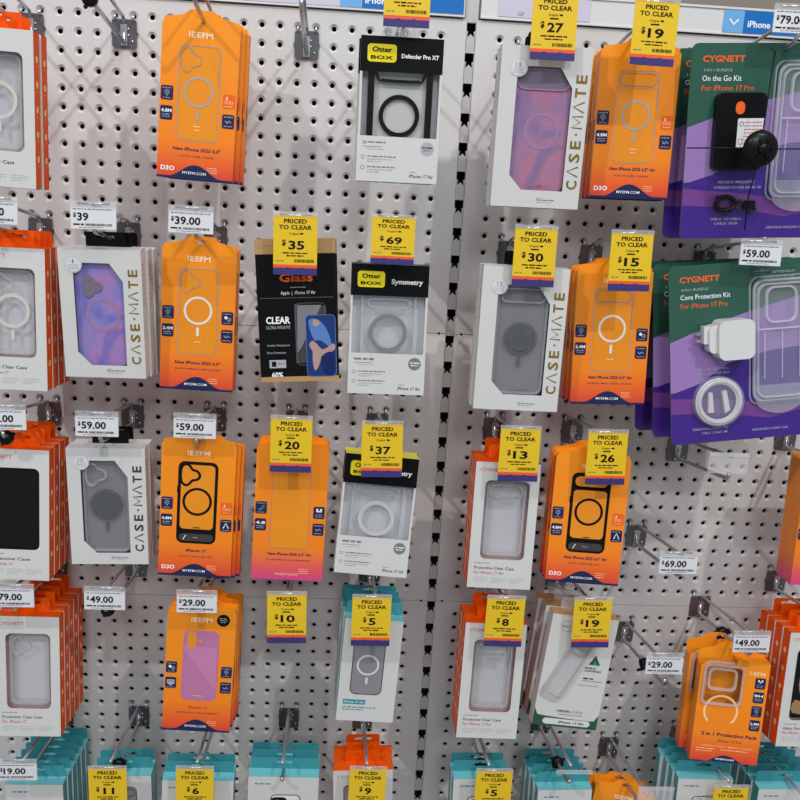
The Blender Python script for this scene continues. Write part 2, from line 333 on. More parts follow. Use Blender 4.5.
def cyg(kind):
    w, h, D = 92.5, 189, 22; hw, hh = w/2, h/2
    root = thing('phone_case_box' if kind not in ('glass',) else 'screen_protector_box')
    win = rrect(1, 9, 64, 118, 8)
    g = window_box(root, w, h, D, win, 'card_white', 'card_orange', 'insert_grey' if kind != 'black' else 'card_black')
    g.text('CYGNETT', -22, hh-11, 4.6, 36, 'ink_red', E1)
    title, sub = {'mag': ('MagSafe Clear Case', 'For iPhone 17'), 'black': ('Protective Case', 'For iPhone 17'), 'clear17': ('Protective Clear Case', 'For iPhone 17'), 'air': ('Protective Clear Case', 'For iPhone 17 Air'), 'glass': ('Glass Screen', 'For iPhone 17')}[kind]
    g.micro(-38, -16, -hh+38, 1.3, 'ink_grey', E1, 2)
    g.text(title, -38, -hh+31, 4.4, 58 if len(title) > 14 else 38, 'ink_black', E1, left=True); g.text(sub, -38, -hh+23.5, 4.2, 44 if len(sub) > 14 else 34, 'ink_red', E1, left=True)
    for i, x in enumerate((-38, -12, 14)):
        for q in (15.5, 12.5, 9.5): g.micro(x, x+(22 if q != 9.5 else 15), -hh+q, .9, 'ink_light', E1, i)
    for sgn in (-1, 1):                                                  # round icons printed down the sides
        for q in range(5):
            z = 62-q*30; x = sgn*(hw+.25)
            c = [(x, 11+4*math.cos(2*PI*i/12), z+4.5*math.sin(2*PI*i/12)) for i in range(12)]
            g.add(c, [tuple(range(12)) if sgn > 0 else tuple(range(12))[::-1]], 'ink_pale'); 
            c = [(x, 9, z-9), (x, 13, z-9), (x, 13, z-8), (x, 9, z-8)]; g.add(c, [(0, 1, 2, 3) if sgn > 0 else (3, 2, 1, 0)], 'ink_pale')
    part(g, 'carton', root)
    c = MB(); subs = []
    if kind == 'black': c.plate(rrect(1, 9, 66, 120, 9), [], 5, 12, 'card_black')
    elif kind == 'glass':
        c.plate(rrect(1, 9, 58, 114, 8), [], 5, 12, 'card_black'); c.flat(smooth([(-10, 40), (8, 44), (16, 20), (10, -6), (-6, -18), (-18, 0), (-18, 24)], 3), 4.7, 'ink_skin'); c.flat(smooth([(-22, -18), (0, -26), (20, -18), (24, -40), (-24, -40)], 3), 4.6, 'card_kraft')
    else: subs = case_clear(c, 1, 9, 56, 112, 6, kind == 'air', 'ink_ring_white', kind == 'mag')
    pc = part(c, 'phone_case' if kind != 'glass' else 'screen_picture', root)
    for nm_, sm_ in subs: part(sm_, nm_, pc)
    f = MB(); f.plate(rrect(1, 9, 66, 120, 8), [], 1.1, 1.4, 'film'); part(f, 'window', root)
    t = MB(); t.plate(rrect(0, hh+9, 54, 24, 4), [euro(0, hh+13, 30, 5)], D-.9, D, 'card_orange'); part(t, 'hang_tab', root)
    return root

def casemate(w, h, air, irid, gold):
    D = 25; hw, hh = w/2, h/2; root = thing('phone_case_box')
    zt, zb = (hh-18, -hh+17) if not air else (hh-24, -hh+22); xl, xr = (-35, 29) if not air else (-36, 35)
    win = [(xl, zb+18), (xl+17, zb), (xr, zb), (xr, zt-24), (xr-17, zt), (xl, zt)]
    g = window_box(root, w, h, D, win, 'card_white', 'card_white', 'insert_dark' if not irid else 'insert_grey')
    m = 'ink_gold' if gold else 'grey_pill'; tx = hw-12; cap = 12.5 if not air else 14; z0, z1 = zb+0, zt-5
    # lettering running upwards, the A drawn without its bar
    word = 'CASE.MATE'; units = [1, 1, 1, .9, .6, 1.15, 1, 1, .9]; L = z1-z0; u = L/sum(units); p = z0
    for ch, un in zip(word, units):
        c = p+un*u/2; k = un*u*.74
        if ch == 'A':
            g.stroke([(tx+cap/2, c-k/2), (tx-cap/2, c), (tx+cap/2, c+k/2)], 2.0, E1, m, False)
        elif ch == 'M': g.stroke([(tx+cap/2, c-k/2), (tx-cap/2, c-k/2+.6), (tx+cap/4, c), (tx-cap/2, c+k/2-.6), (tx+cap/2, c+k/2)], 2.0, E1, m, False)
        elif ch == '.': g.flat(circ(tx, c, 1.5, 10), E1, m)
        else: g.text(ch, tx, c, cap, k*.9, m, E1, True, rot=PI/2)
        p += un*u
    g.micro(2, 26, -hh+10, 1.6, 'ink_grey', E1, 1); g.micro(2, 22, -hh+7, 1.2, 'ink_light', E1, 2); g.micro(2, 9, -hh+12.5, .9, 'ink_light', E1, 2)
    # fine dashes on the sides
    for sgn in (-1, 1):
        for q in range(9):
            x = sgn*(hw+.2); z = hh-22-q*6.5; c = [(x, 8, z), (x, 9.5, z), (x, 9.5, z+4), (x, 8, z+4)]; g.add(c, [(0, 1, 2, 3) if sgn > 0 else (3, 2, 1, 0)], 'ink_grey')
            c = [(x, 13, z), (x, 14.2, z), (x, 14.2, z+3), (x, 13, z+3)]; g.add(c, [(0, 1, 2, 3) if sgn > 0 else (3, 2, 1, 0)], 'ink_grey')
    part(g, 'carton', root)
    cx, cz = (xl+xr)/2, (zt+zb)/2; cw, chh = xr-xl+1, zt-zb+3; c = MB(); subs = []
    if irid:
        im = 'iridescent_air' if air else 'iridescent'
        c.plate(rrect(cx, cz, cw, chh, 10), [], 7, 14, im)
        cf, mr = MB(), MB(); subs = [('camera_frame', cf), ('magnet_ring', mr)]
        if air: cf.plate(rrect(cx, zt-15, cw-6, 22, 10), [], 5.5, 7, 'iri_cam'); cf.plate(rrect(cx, zt-15, cw-2, 26, 12), [rrect(cx, zt-15, cw-6, 22, 10)], 5.2, 7, 'iri_ring')
        else: cf.plate([(x+cx+1, (z-11)+cz-4) for x, z in CAM17], [], 5.5, 7, 'iri_cam')
        mr.plate(circ(cx+2, cz-2, 23, 36), [circ(cx+2, cz-2, 19, 36)], 6.6, 7, 'iri_ring')
    else:
        c.plate(rrect(cx, cz, cw, chh, 10), [], 10, 14, 'ink_case_grey')
        subs = case_clear(c, cx, cz, cw-3, chh-3, 5, air, 'smoke_case', True, 'clear_edge', 'clear_case')
        c.plate(circ(cx, cz+2, 17, 30), [], 4.5, 5, 'smoke_case')
        if air: c.text('CASE-MATE', cx+2, zb+6, 3, 30, 'ink_grey', 4.2)
    if air and irid: c.text('CASE-MATE', cx+2, zb+6, 3, 34, 'ink_lilac', 5)
    pc = part(c, 'phone_case', root)
    for nm_, sm_ in subs: part(sm_, nm_, pc)
    f = MB(); f.plate([(xl-1, zb+17), (xl+16, zb-1), (xr+1, zb-1), (xr+1, zt-23), (xr-16, zt+1), (xl-1, zt+1)], [], 1.1, 1.4, 'film'); part(f, 'window', root)
    s = MB(); bx, bz = xl+1, zt-2
    s.plate(circ(bx, bz, 11.5, 32), [], -.5, -.1, 'tag_white'); s.ring(bx, bz, 10.6, .5, -.7, 'ink_light')
    if not (irid and not air): s.text('12', bx, bz+3.5, 4.6, 7, 'ink_grey', -.7)
    else: s.text('1', bx, bz+3.5, 4.6, 2, 'ink_grey', -.7)
    for q in (-1, -3.5, -6): s.micro(bx-6.5, bx+6.5, bz+q, 1, 'ink_light', -.7, int(q))
    part(s, 'round_sticker', root)
    t = MB(); t.plate(rrect(2, hh+7, 50, 24, 5), [euro(2, hh+12, 26, 5)], D-.9, D, 'card_black'); part(t, 'hang_tab', root)
    return root

def otter(kind):
    w, h, D = 103.5, 176, 18; hw, hh = w/2, h/2; root = thing('phone_case_box')
    topm = 'card_yellow' if kind == 'symclear' else 'card_black'
    g = window_box(root, w, h, D, rect(-hw+3, -hh+3, hw-3, hh-42), 'card_white', 'card_grey', 'insert_grey', topm=topm)
    g.plate(rect(-hw, hh-42, hw, hh), [], -.5, 0, 'card_black')
    part(g, 'carton', root)
    l = MB(); l.plate(rrect(-25, hh-20, 38, 23, 5), [], -1.2, -.6, 'card_yellow'); l.rstroke(-25, hh-20, 38, 23, 5, .8, -1.4, 'ink_black')
    l.text('Otter', -25, hh-15.5, 6, 25, 'ink_black', -1.5, True); l.text('BOX', -25, hh-25, 4.2, 28, 'ink_black', -1.5, True)
    part(l, 'logo_badge', root)
    n = MB(); nm = {'defender': ('Defender Pro XT', 47), 'sym': ('Symmetry', 42), 'symclear': ('Symmetry', 42)}[kind]
    n.text(nm[0], 23, hh-22, 5.2 if kind == 'defender' else 6.6, nm[1], 'ink_white', -.8, True); part(n, 'product_name', root)
    s = MB(); s.plate(rect(-hw-.4, -hh-.3, hw+.4, -hh+56), [], -.7, 0, 'card_white'); y = -1.
    if kind == 'defender': s.text('7X', -hw+9, -hh+48, 4, 5, 'ink_grey', y, True); s.micro(-hw+13, -hw+36, -hh+48.5, 2, 'ink_grey', y, 1)
    else: s.micro(-hw+7, -hw+34, -hh+48, 3, 'ink_grey', y, 1)
    s.flat(rect(-hw+7, -hh+42.6, -hw+32, -hh+43.4), y, 'card_kraft'); s.micro(-hw+12, -hw+34, -hh+40, 1.1, 'ink_light', y, 2)
    for i, z in enumerate((30, 17)):
        s.ring(-hw+7.5, -hh+z, 2.6, .6, y, 'ink_grey', 12); s.micro(-hw+13, -hw+50, -hh+z+1, 1.6, 'ink_grey', y, 3+i); s.micro(-hw+13, -hw+46, -hh+z-2.5, 1.3, 'ink_light', y, 5+i); s.micro(-hw+13, -hw+30, -hh+z-5.5, 1.2, 'ink_light', y, 7+i)
    s.flat(circ(hw-14, -hh+43, 8.6, 26), y, 'ink_light' if kind == 'defender' else 'ink_grey'); s.micro(hw-20.5, hw-7.5, -hh+44.5, 1.8, 'ink_navy' if kind == 'defender' else 'ink_white', y-.2, 4); s.micro(hw-19, hw-9, -hh+41, 1.4, 'ink_grey' if kind == 'defender' else 'ink_white', y-.2, 5)
    s.micro(hw-35, hw-27, -hh+13.5, 1, 'ink_grey', y, 1); s.text('iPhone 17 Air', hw-20, -hh+8.5, 4.2, 31, 'ink_black', y)
    part(s, 'sleeve', root)
    c = MB()
    if kind == 'defender':
        c.plate(rrect(0, -2, 78, 158, 10), [], 11, 13, 'card_white')
        c.plate([(-41, -80), (-33, -80), (-33, 46), (-41, 46)], [], 3, 12, 'black_plastic'); c.plate([(33, -80), (41, -80), (41, 46), (33, 46)], [], 3, 12, 'black_plastic')
        cur = [(-33, 46), (-29, 38), (-22, 34.5), (22, 34.5), (29, 38), (33, 46)]; s2 = smooth(cur, 4, False)
        c.plate([(x, z) for x, z in s2]+[(x*.9, z+3.6 if abs(x) < 28 else z) for x, z in s2[::-1]], [], 4, 10, 'black_plastic')
        mr = MB(); mr.plate(circ(0, -6, 26, 40), [circ(0, -6, 20.5, 40)], 7, 11, 'black_plastic')
    else:
        c.plate(rrect(0, -6, 74, 150, 10), [rrect(0, -6, 68, 144, 8)], 3, 12, 'clear_edge'); c.flat(rrect(0, -6, 70, 146, 8), 6, 'clear_case')
        c.plate(rrect(0, 36, 58, 13, 6), [rrect(0, 36, 54, 9.5, 4.6)], 3, 8, 'clear_edge')
        mr = MB(); mr.plate(circ(0, -5, 26, 40), [circ(0, -5, 20.5, 40)], 4, 7, 'ink_ring_grey' if kind == 'sym' else 'tag_white')
    part(mr, 'magnet_ring', part(c, 'phone_case', root))
    f = MB(); f.plate(rect(-hw+2, -hh+56, hw-2, hh-42), [], 1.1, 1.4, 'film'); part(f, 'window', root)
    t = MB(); t.plate(rrect(0, hh+6, 44, 22, 4), [euro(0, hh+10, 24, 5)], D-.8, D, 'holder_clear' if kind == 'defender' else topm); part(t, 'hang_tab', root)
    return root

def panzer():
    w, h, D = 104.5, 190, 12; hw, hh = w/2, h/2; root = thing('screen_protector_box')
    g = MB(); g.plate(rect(-hw, -hh, hw, hh), [], 0, D, 'card_black', side='card_kraft')
    g.flat(rect(-hw, hh-19, hw, hh), E1, 'card_kraft'); g.flat(rect(-hw, -hh, hw, -hh+7), E1, 'card_kraft')
    g.ring(-hw+8, hh-8, 3.6, .8, E2, 'ink_grey', 14); g.micro(-hw+14, -hw+28, hh-8, 1.2, 'ink_grey', E2)
    g.text('Glass', 0, 45, 10.5, 44, 'ink_orange', E1, True)
    g.micro(-8, 12, 32, 1.2, 'ink_light', E1, 2); g.text('Apple  |  iPhone 17 Air', 2, 25, 4.2, 46, 'ink_white', E1)
    g.flat(rect(-hw+4, 18, hw-4, 18.4), E1, 'ink_grey')
    g.text('CLEAR', -26, -11, 9.5, 32, 'ink_white', E1, True); g.text('ULTRA-WIDE FIT', -26, -21, 4.2, 32, 'ink_light', E1)
    g.text('Scratch Resistance', -27, -45, 2.8, 30, 'ink_light', E1); g.text('Drop Protection', -30, -55, 2.8, 25, 'ink_light', E1)
    g.flat(rect(-40, -76, -18, -65), E1, 'ink_light'); g.flat(rect(-37, -74, -31, -67), E2, 'ink_black'); g.text('60%', -30, -85, 7, 15, 'ink_white', E1, True); g.micro(-29, -20, -70, 2, 'ink_grey', E2, 2)
    # glass sheet and phone, printed
    g.flat([(-4, 10), (38, 6), (38, -70), (-4, -70)], E1, 'grey_pill'); g.flat([(0, 8), (32, 8), (4, -48), (-2, -56)], E2, 'ink_grey')
    g.rstroke(17, -31, 40, 84, 6, .4, E2, 'ink_grey')
    g.flat(rrect(30, -47, 40, 84, 6), E3, 'ink_blue'); g.rstroke(30, -47, 40, 84, 6, .7, -.75, 'ink_sky')
    g.flat(smooth([(14, -14), (22, -10), (32, -16), (40, -30), (44, -50), (30, -40), (20, -38)], 3), -.8, 'ink_sky'); g.flat(smooth([(14, -46), (20, -40), (32, -52), (46, -44), (48, -52), (34, -60), (22, -58)], 3), -.95, 'ink_skin')
    g.flat(smooth([(20, -50), (30, -56), (26, -74), (20, -80), (18, -64)], 3), -1.05, 'ink_skin'); g.flat(smooth([(30, -62), (46, -56), (46, -84), (34, -86)], 3), -1.1, 'ink_blue_dark'); g.flat(circ(24, -16, 5, 14), -1.15, 'ink_skin')
    part(g, 'carton', root)
    t = MB(); t.plate(rrect(0, hh+4, 40, 20, 4), [euro(0, hh+8, 24, 5)], D-.8, D, 'card_kraft'); part(t, 'hang_tab', root)
    return root

def teal(w, h, kind):
    D = 20; hw, hh = w/2, h/2; root = thing('phone_case_box'); g = MB()
    g.plate(rect(-hw, -hh, hw, hh), [], 0, D, 'card_white', side='card_teal')
    g.box(-hw, hw, .6, D, hh, hh+.5, 'card_teal_light')
    if kind == 'air':
        g.flat(rrect(-3, 13, 48, 104, 9), E1, 'ink_case_grey'); g.rstroke(-3, 13, 48, 104, 9, 1.3, E2, 'grey_pill'); g.rstroke(-3, 54, 42, 14, 6.5, 1.2, E2, 'grey_pill')
        g.ring(-3, 10, 17, 3, E2, 'tag_white'); g.flat(rrect(-3, -16, 3.6, 11, 1.7, 3), E2, 'tag_white')
        g.flat(rect(-hw+8, -hh+28, -hw+42, -hh+36), E1, 'ink_teal'); g.text('iPhone 17 Air', -hw+25, -hh+32, 3.4, 30, 'ink_white', E2)
        g.micro(-hw+8, -hw+58, -hh+23, 2, 'ink_teal', E1, 1); g.micro(-hw+8, -hw+40, -hh+19, 2, 'ink_teal', E1, 2)
    else:
        g.micro(-hw+10, -hw+34, hh-13, 2.6, 'ink_teal', E1, 1)
        ww = 46 if kind != 'mag' else 50
        g.flat(rrect(4, -8, ww, 120, 8), E1, 'insert_grey'); g.rstroke(4, -8, ww, 120, 8, 1.4, E2, 'ink_black')
        if kind == 'black': g.flat(rrect(-6, 34, 26, 26, 8), E2, 'ink_black'); g.ring(-9, 38, 5, 1.2, E3, 'ink_grey', 14); g.ring(-9, 28, 5, 1.2, E3, 'ink_grey', 14)
        elif kind == 'mag': g.ring(-7, 36, 11, 4, E2, 'ink_black', 22); g.ring(-7, 36, 5, 1.6, E3, 'ink_light', 14)
        else: g.rstroke(-8, 34, 16, 28, 7, 1, E2, 'ink_grey')
    part(g, 'carton', root)
    t = MB(); t.plate(rrect(0, hh+8, w-3, 24, 4), [euro(0, hh+12, 26, 5)], D-.9, D, 'card_teal'); part(t, 'hang_tab', root)
    return root

def origin():
    w, h, D = 101, 184, 22; hw, hh = w/2, h/2; root = thing('phone_case_box'); g = MB()
    g.plate(rect(-hw, -hh, hw, hh), [], 0, D, 'card_white', side='card_grey')
    g.box(-hw, hw, .5, D, hh, hh+.6, 'card_kraft')
    b = smooth([(-hw+.2, -hh+30), (-hw+4, -hh+22), (-hw+14, -hh+17), (hw-14, -hh+14), (hw-4, -hh+19), (hw-.2, -hh+26)], 4, False)
    g.flat([(-hw, -hh), (hw, -hh)]+b[::-1], E1, 'ink_green')
    g.flat(rrect(2, -hh+8.5, 74, 10, 5), E2, 'tag_white'); g.text('iPhone 17 Air', 10, -hh+8.5, 3.8, 40, 'ink_black', E3, True)
    g.text('ORIGIN', -6, -hh+27, 3.6, 20, 'ink_black', E1, True); g.text('CLEAR', 16, -hh+27, 3.6, 18, 'ink_grey', E1); g.micro(-12, 26, -hh+21.5, 1.2, 'ink_grey', E2, 3)
    g.flat([(18, 16), (36, 16), (27, 32)], E1, 'ink_green'); g.flat([(25, 16), (31, 16), (27, 24)], E2, 'ink_teal')
    g.text('MADE IN', 22, 10.5, 3, 16, 'ink_black', E1, True); g.text('AUSTRALIA', 27, 6, 3, 26, 'ink_black', E1, True)
    g.micro(14, 30, -7, 2.6, 'ink_black', E1, 5); g.micro(14, 44, -11, 1.4, 'ink_grey', E1, 6); g.micro(8, 40, -19, 1.2, 'ink_grey', E1, 7)
    g.ring(-26, hh-18, 9, .5, E2, 'ink_grey'); g.text('IMPACT', -26, hh-18, 2.6, 15, 'ink_grey', E2)
    part(g, 'carton', root)
    c = MB(); ca, sa = math.cos(-.38), math.sin(-.38)
    rot = lambda pts, dx, dz: [(x*ca-z*sa+dx, x*sa+z*ca+dz) for x, z in pts]
    for dx, dz, yy in ((-16, 2, -3), (-12, 12, -6)):
        pts = [p for p in rot(rrect(0, 0, 34, 102, 9), dx, dz)]; inn = rot(rrect(0, 0, 30, 98, 7), dx, dz); c.plate(pts, [inn], yy, yy+2.5, 'clear_edge')
        c.flat(rot(rrect(0, 0, 31, 99, 7.5), dx, dz), yy+1, 'clear_case'); c.stroke(rot(rrect(0, 0, 33, 101, 8.5), dx, dz), .7, yy-.1, 'ink_silver'); c.stroke(rot(rrect(0, 0, 28, 96, 6.5), dx, dz), .4, yy-.1, 'ink_steel')
        c.plate(rot(rrect(1, 38, 26, 14, 6), dx, dz), [rot(rrect(1, 38, 23.5, 11.5, 5), dx, dz)], yy-1, yy+.5, 'ink_silver')
    part(c, 'phone_case', root)
    t = MB(); t.plate(rrect(0, hh+8, 70, 22, 4), [euro(0, hh+12, 28, 5)], D-.9, D, 'holder_clear'); part(t, 'hang_tab', root)
    return root

def twopack():
    w, h, D = 104, 167, 26; hw, hh = w/2, h/2; root = thing('phone_accessory_box'); g = MB()
    # left part slants back at its top, right strip stays square
    win = rrect(-17, 48, 58, 52, 8)
    g.plate([(-hw, -hh), (hw, -hh), (hw, hh), (2, hh), (2, hh-6), (-hw+6, hh-6), (-hw, hh-12)], [rrect(-16, 42, 56, 60, 7)], 0, .9, 'efm_orange')
    g.box(-hw, -hw+.9, .9, D, -hh, hh-12, 'efm_orange'); g.box(hw-.9, hw, .9, D, -hh, hh, 'efm_orange'); g.box(-hw, hw, D-.9, D, -hh, hh-3, 'efm_orange'); g.box(-hw, hw, .9, D-.9, -hh, -hh+.9, 'ink_red')
    g.box(2, hw-.9, .9, D-.9, hh-.9, hh, 'efm_orange_tab'); g.flat(rect(-hw+1, -hh+1, hw-1, hh-8), D-2, 'ink_tan')
    g.text('E', 24, hh-17, 6, 4, 'ink_pale', E1, True); g.text('EFM', 37, hh-17, 6, 18, 'ink_pale', E1, True)
    for st, z in zip(('u', '9H', 'pin', '2,400'), (51, 28, 5, -18)): badge(g, hw-12, z, 'ink_navy', st)
    rr = arc(-14, 0, 25, PI*.93, PI*.07+0, 20); r2 = arc(-14, 0, 25, PI*.93, PI*.93+1.0, 6); r3 = arc(-14, 0, 25, PI*.07, PI*.07-1.0, 6)
    g.stroke(rr, 3.4, E1, 'ink_pale', False); g.stroke(r2, 3.4, E1, 'ink_pale', False); g.stroke(r3, 3.4, E1, 'ink_pale', False)
    g.text('2 in 1 Protection Pack', 4, -38, 5.6, 86, 'ink_navy', E1, True); g.text('iPhone 17 Pro', 6, -48.5, 3.6, 36, 'ink_navy', E1)
    g.text('ZURICH CASE + IMPACT GLASS', 2, -58, 2.6, 80, 'ink_pale', E1); g.micro(-44, -16, -63, 1.4, 'ink_pale', E1, 1); g.micro(-6, 34, -63, 1.4, 'ink_pale', E1, 2); g.micro(-44, -20, -67, 1.2, 'ink_pale', E1, 3)
    n = 14; g.flat([(-24+52*i/n, -hh+.2+11*math.sin(PI*i/n)) for i in range(n+1)][::-1], E1, 'ink_navy'); g.text('MYEFM.COM', 2, -hh+5, 2.8, 28, 'ink_white', E2, True)
    part(g, 'carton', root)
    c = MB(); c.plate(rrect(-12, 34, 62, 84, 9), [rrect(-12, 34, 57, 79, 7)], 5, 12, 'clear_edge'); c.plate(rrect(-16, 50, 44, 36, 9), [rrect(-16, 50, 38, 30, 7)], 3, 8, 'clear_edge'); part(c, 'phone_case', root)
    b = MB(); b.plate(rrect(-17, 44, 62, 66, 9), [rrect(-17, 44, 56, 60, 8)], -4, 0, 'blister_edge'); b.flat(rrect(-17, 44, 58, 62, 8), -3.6, 'film'); part(b, 'window', root)
    t = MB(); t.plate([(-hw+1, hh-14), (hw-1, hh-14), (hw-1, hh+5), (20, hh+8), (0, hh+21), (-18, hh+19), (-30, hh+10), (-hw+4, hh+6), (-hw+1, hh+2)], [euro(-2, hh+11)], D-1.2, D-.2, 'efm_orange_tab'); part(t, 'hang_tab', root)
    return root

def bundle(kind):
    w, h, D = 205, 248.5, 1.2; hw, hh = w/2, h/2; root = thing('accessory_bundle_pack'); g = MB()
    out = rrect(0, 0, w, h, 9)
    g.plate(out, [euro(28, hh-16, 26, 5)], 0, D, 'bundle_green', back='bundle_back')
    e = .6; x0, x1 = -hw+e, hw-e
    lav = [(x0, -4), (-40, 24), (20, 34), (x1, 52), (x1, -hh+10), (x0, -hh+10)]
    g.flat([(x0, -50), (x1, -50), (x1, 78), (60, 68), (10, 56), (-40, 42), (x0, 20)], -.12, 'bundle_lavender')
    g.flat([(x0, -hh+10), (x1, -hh+10), (x1, 4), (40, 0), (-20, -14), (-62, -40), (x0, -52)], -.24, 'bundle_purple')
    g.flat([(x0, -80), (-30, -84), (40, -96), (x1, -84), (x1, -68), (30, -72), (-30, -64), (x0, -58)], -.36, 'bundle_mauve')
    b = rrect(0, 0, w-1, h-1, 8.5); bl = [p for p in b if p[1] < -hh+14]
    bl = sorted(bl, key=lambda p: math.atan2(p[1]+40, p[0])); g.flat([(x0, -hh+14)]+bl+[(x1, -hh+14)], -.16, 'bundle_purple')
    g.text('CYGNETT', -hw+15, hh-19, 8, 56, 'ink_orange', -.4, True, left=True)
    t = {'power': ('3-IN-1 BUNDLE', 'On the Go Kit', 'For iPhone 17 Pro'), 'core': ('4-IN-1 BUNDLE', 'Core Protection Kit', 'For iPhone 17 Pro')}[kind]
    g.text(t[0], -hw+17, hh-33, 3.4, 38, 'ink_light', -.4, left=True); g.text(t[1], -hw+16, hh-43, 6.6, 52 if kind == 'power' else 70, 'ink_white', -.4, left=True); g.text(t[2], -hw+16, hh-55, 6.6, 70 if kind == 'power' else 66, 'ink_orange', -.4, left=True)
    if kind == 'core':
        g.text('OPTISHIELD', 58, hh-17, 3.2, 32, 'ink_light', -.4); g.text('SCREEN PROTECTOR', 52, hh-24, 3.2, 44, 'ink_light', -.4)
        g.text('POWER 20W USB-C', -40, -20, 3.2, 42, 'ink_light', -.5); g.text('WALL CHARGER 20W', -40, -26, 3.2, 44, 'ink_light', -.5)
        g.text('ESSENTIALS USB-C TO', -46, -hh+20, 3, 50, 'ink_light', -.5); g.text('USB-C CABLE 1M', -40, -hh+14, 3, 36, 'ink_light', -.5); g.text('AEROSHIELD CLEAR CASE', 40, -hh+13, 3, 52, 'ink_light', -.5)
    else:
        g.text('SCREEN PROTECTOR', 60, hh-22, 3.2, 44, 'ink_light', -.4)
        g.text('MAGSLIM MAGNETIC', -30, -50, 3.4, 50, 'ink_light', -.5); g.text('WIRELESS POWER BANK 5K', -28, -57, 3.4, 66, 'ink_light', -.5)
        g.text('USB-C TO USB-C', -40, -hh+26, 3.2, 42, 'ink_light', -.5); g.text('CABLE 15CM', -40, -hh+20, 3.2, 32, 'ink_light', -.5); g.text('AEROMAG MAGSAFE CASE', 44, -hh+14, 3, 56, 'ink_light', -.5)
    part(g, 'backing_card', root)
    # right: clear case in its blister
    c = MB(); cx = 52; cz = 14
    for k, (ww, hh2, yy) in enumerate(((86, 178, -3), (78, 168, -9), (70, 158, -12))):
        c.plate(rrect(cx, cz, ww, hh2, 13), [rrect(cx, cz, ww-4, hh2-4, 12)], yy, yy+5, 'blister_edge')
    c.flat(rrect(cx, cz, 80, 172, 12), -8.5, 'blister')
    c.plate(rrect(cx-2, cz+50, 44, 50, 12), [rrect(cx-2, cz+50, 39, 45, 10)], -14, -9, 'blister_edge'); c.box(cx-34, cx+34, -13, -11, cz+16, cz+18, 'blister_edge')
    for q in (-25, 0, 25): c.box(cx+q-.6, cx+q+.6, -12.5, -11, cz-52, cz+14, 'blister_edge')
    c.plate(smooth([(cx-38, cz-62), (cx-30, cz-92), (cx, cz-103), (cx+30, cz-92), (cx+38, cz-62)], 5, False), [], -6, -4, 'blister')
    part(c, 'case_blister', root)
    if kind == 'core':
        p = MB(); p.plate(rrect(-20, 22, 50, 54, 10), [], -30, -2, 'white_plastic'); p.plate(rrect(-45, 24, 22, 38, 7), [], -24, -6, 'white_plastic')
        for dz in (6, -4): p.box(-70, -54, -14, -11, 24+dz, 28+dz, 'chrome')
        p.box(-62, -54, -20, -8, 18, 42, 'white_plastic'); part(p, 'wall_charger', root)
        q = MB(); cc = (-36, -66)
        for i, r in enumerate((32, 29, 26.4)):
            q.tube([(cc[0]+r*math.cos(2*PI*j/40), -6-2.2*(i % 2), cc[1]+r*math.sin(2*PI*j/40)) for j in range(40)], 1.9, 'white_plastic', 8, True)
        q.plate([(cc[0]-16, cc[1]-14), (cc[0]-8, cc[1]-14), (cc[0]-10, cc[1]+14), (cc[0]-15, cc[1]+14)], [], -9, -3, 'white_plastic'); q.plate([(cc[0]+8, cc[1]-16), (cc[0]+15, cc[1]-12), (cc[0]+10, cc[1]+16), (cc[0]+4, cc[1]+14)], [], -9, -3, 'white_plastic')
        part(q, 'charging_cable', root)
        s = MB(); s.lathe([(36, -1), (35.5, -9), (33, -12), (25, -12.5), (0, -12.5)], (cc[0], 0, cc[1]), (0, 1, 0), 'blister', 40); part(s, 'cable_blister', root)
    else:
        p = MB(); p.plate(rrect(-36, 14, 66, 98, 8), [], -12, -2, 'black_plastic'); p.plate(rrect(-36, 14, 60, 92, 6), [], -12.6, -12, 'card_black'); p.plate(rrect(-38, 44, 12, 16, 6), [], -13, -12.6, 'ink_orange')
        p.plate(rrect(-22, 12, 36, 38, 2), [], -13.4, -12.8, 'tag_white')
        for q in range(7): p.micro(-31, -6, 26-q*4.4, 1.2, 'ink_red', -13.6, q)
        p.ring(-35, 24, 3, .7, -13.6, 'ink_black', 14); p.rstroke(-35, 2, 6, 7, 1, .6, -13.6, 'ink_black')
        part(p, 'power_bank', root)
        q = MB()
        q.tube([(-45+13*math.cos(t), -7, -78+9*math.sin(t)) for t in [2*PI*i/24 for i in range(24)]], 3, 'black_plastic', 8, True); q.box(-20, -6, -11, -4, -86, -74, 'black_plastic'); q.tube([(-34, -7, -83), (-26, -7, -74), (-16, -7, -80), (-4, -7, -86)], 2.6, 'black_plastic')
        q.box(-58, -46, -11, -5, -72, -67, 'black_plastic'); part(q, 'charging_cable', root)
        s = MB(); s.plate(rrect(-30, -78, 74, 26, 4), [], -14, -1, 'film'); part(s, 'cable_blister', root)
    return root

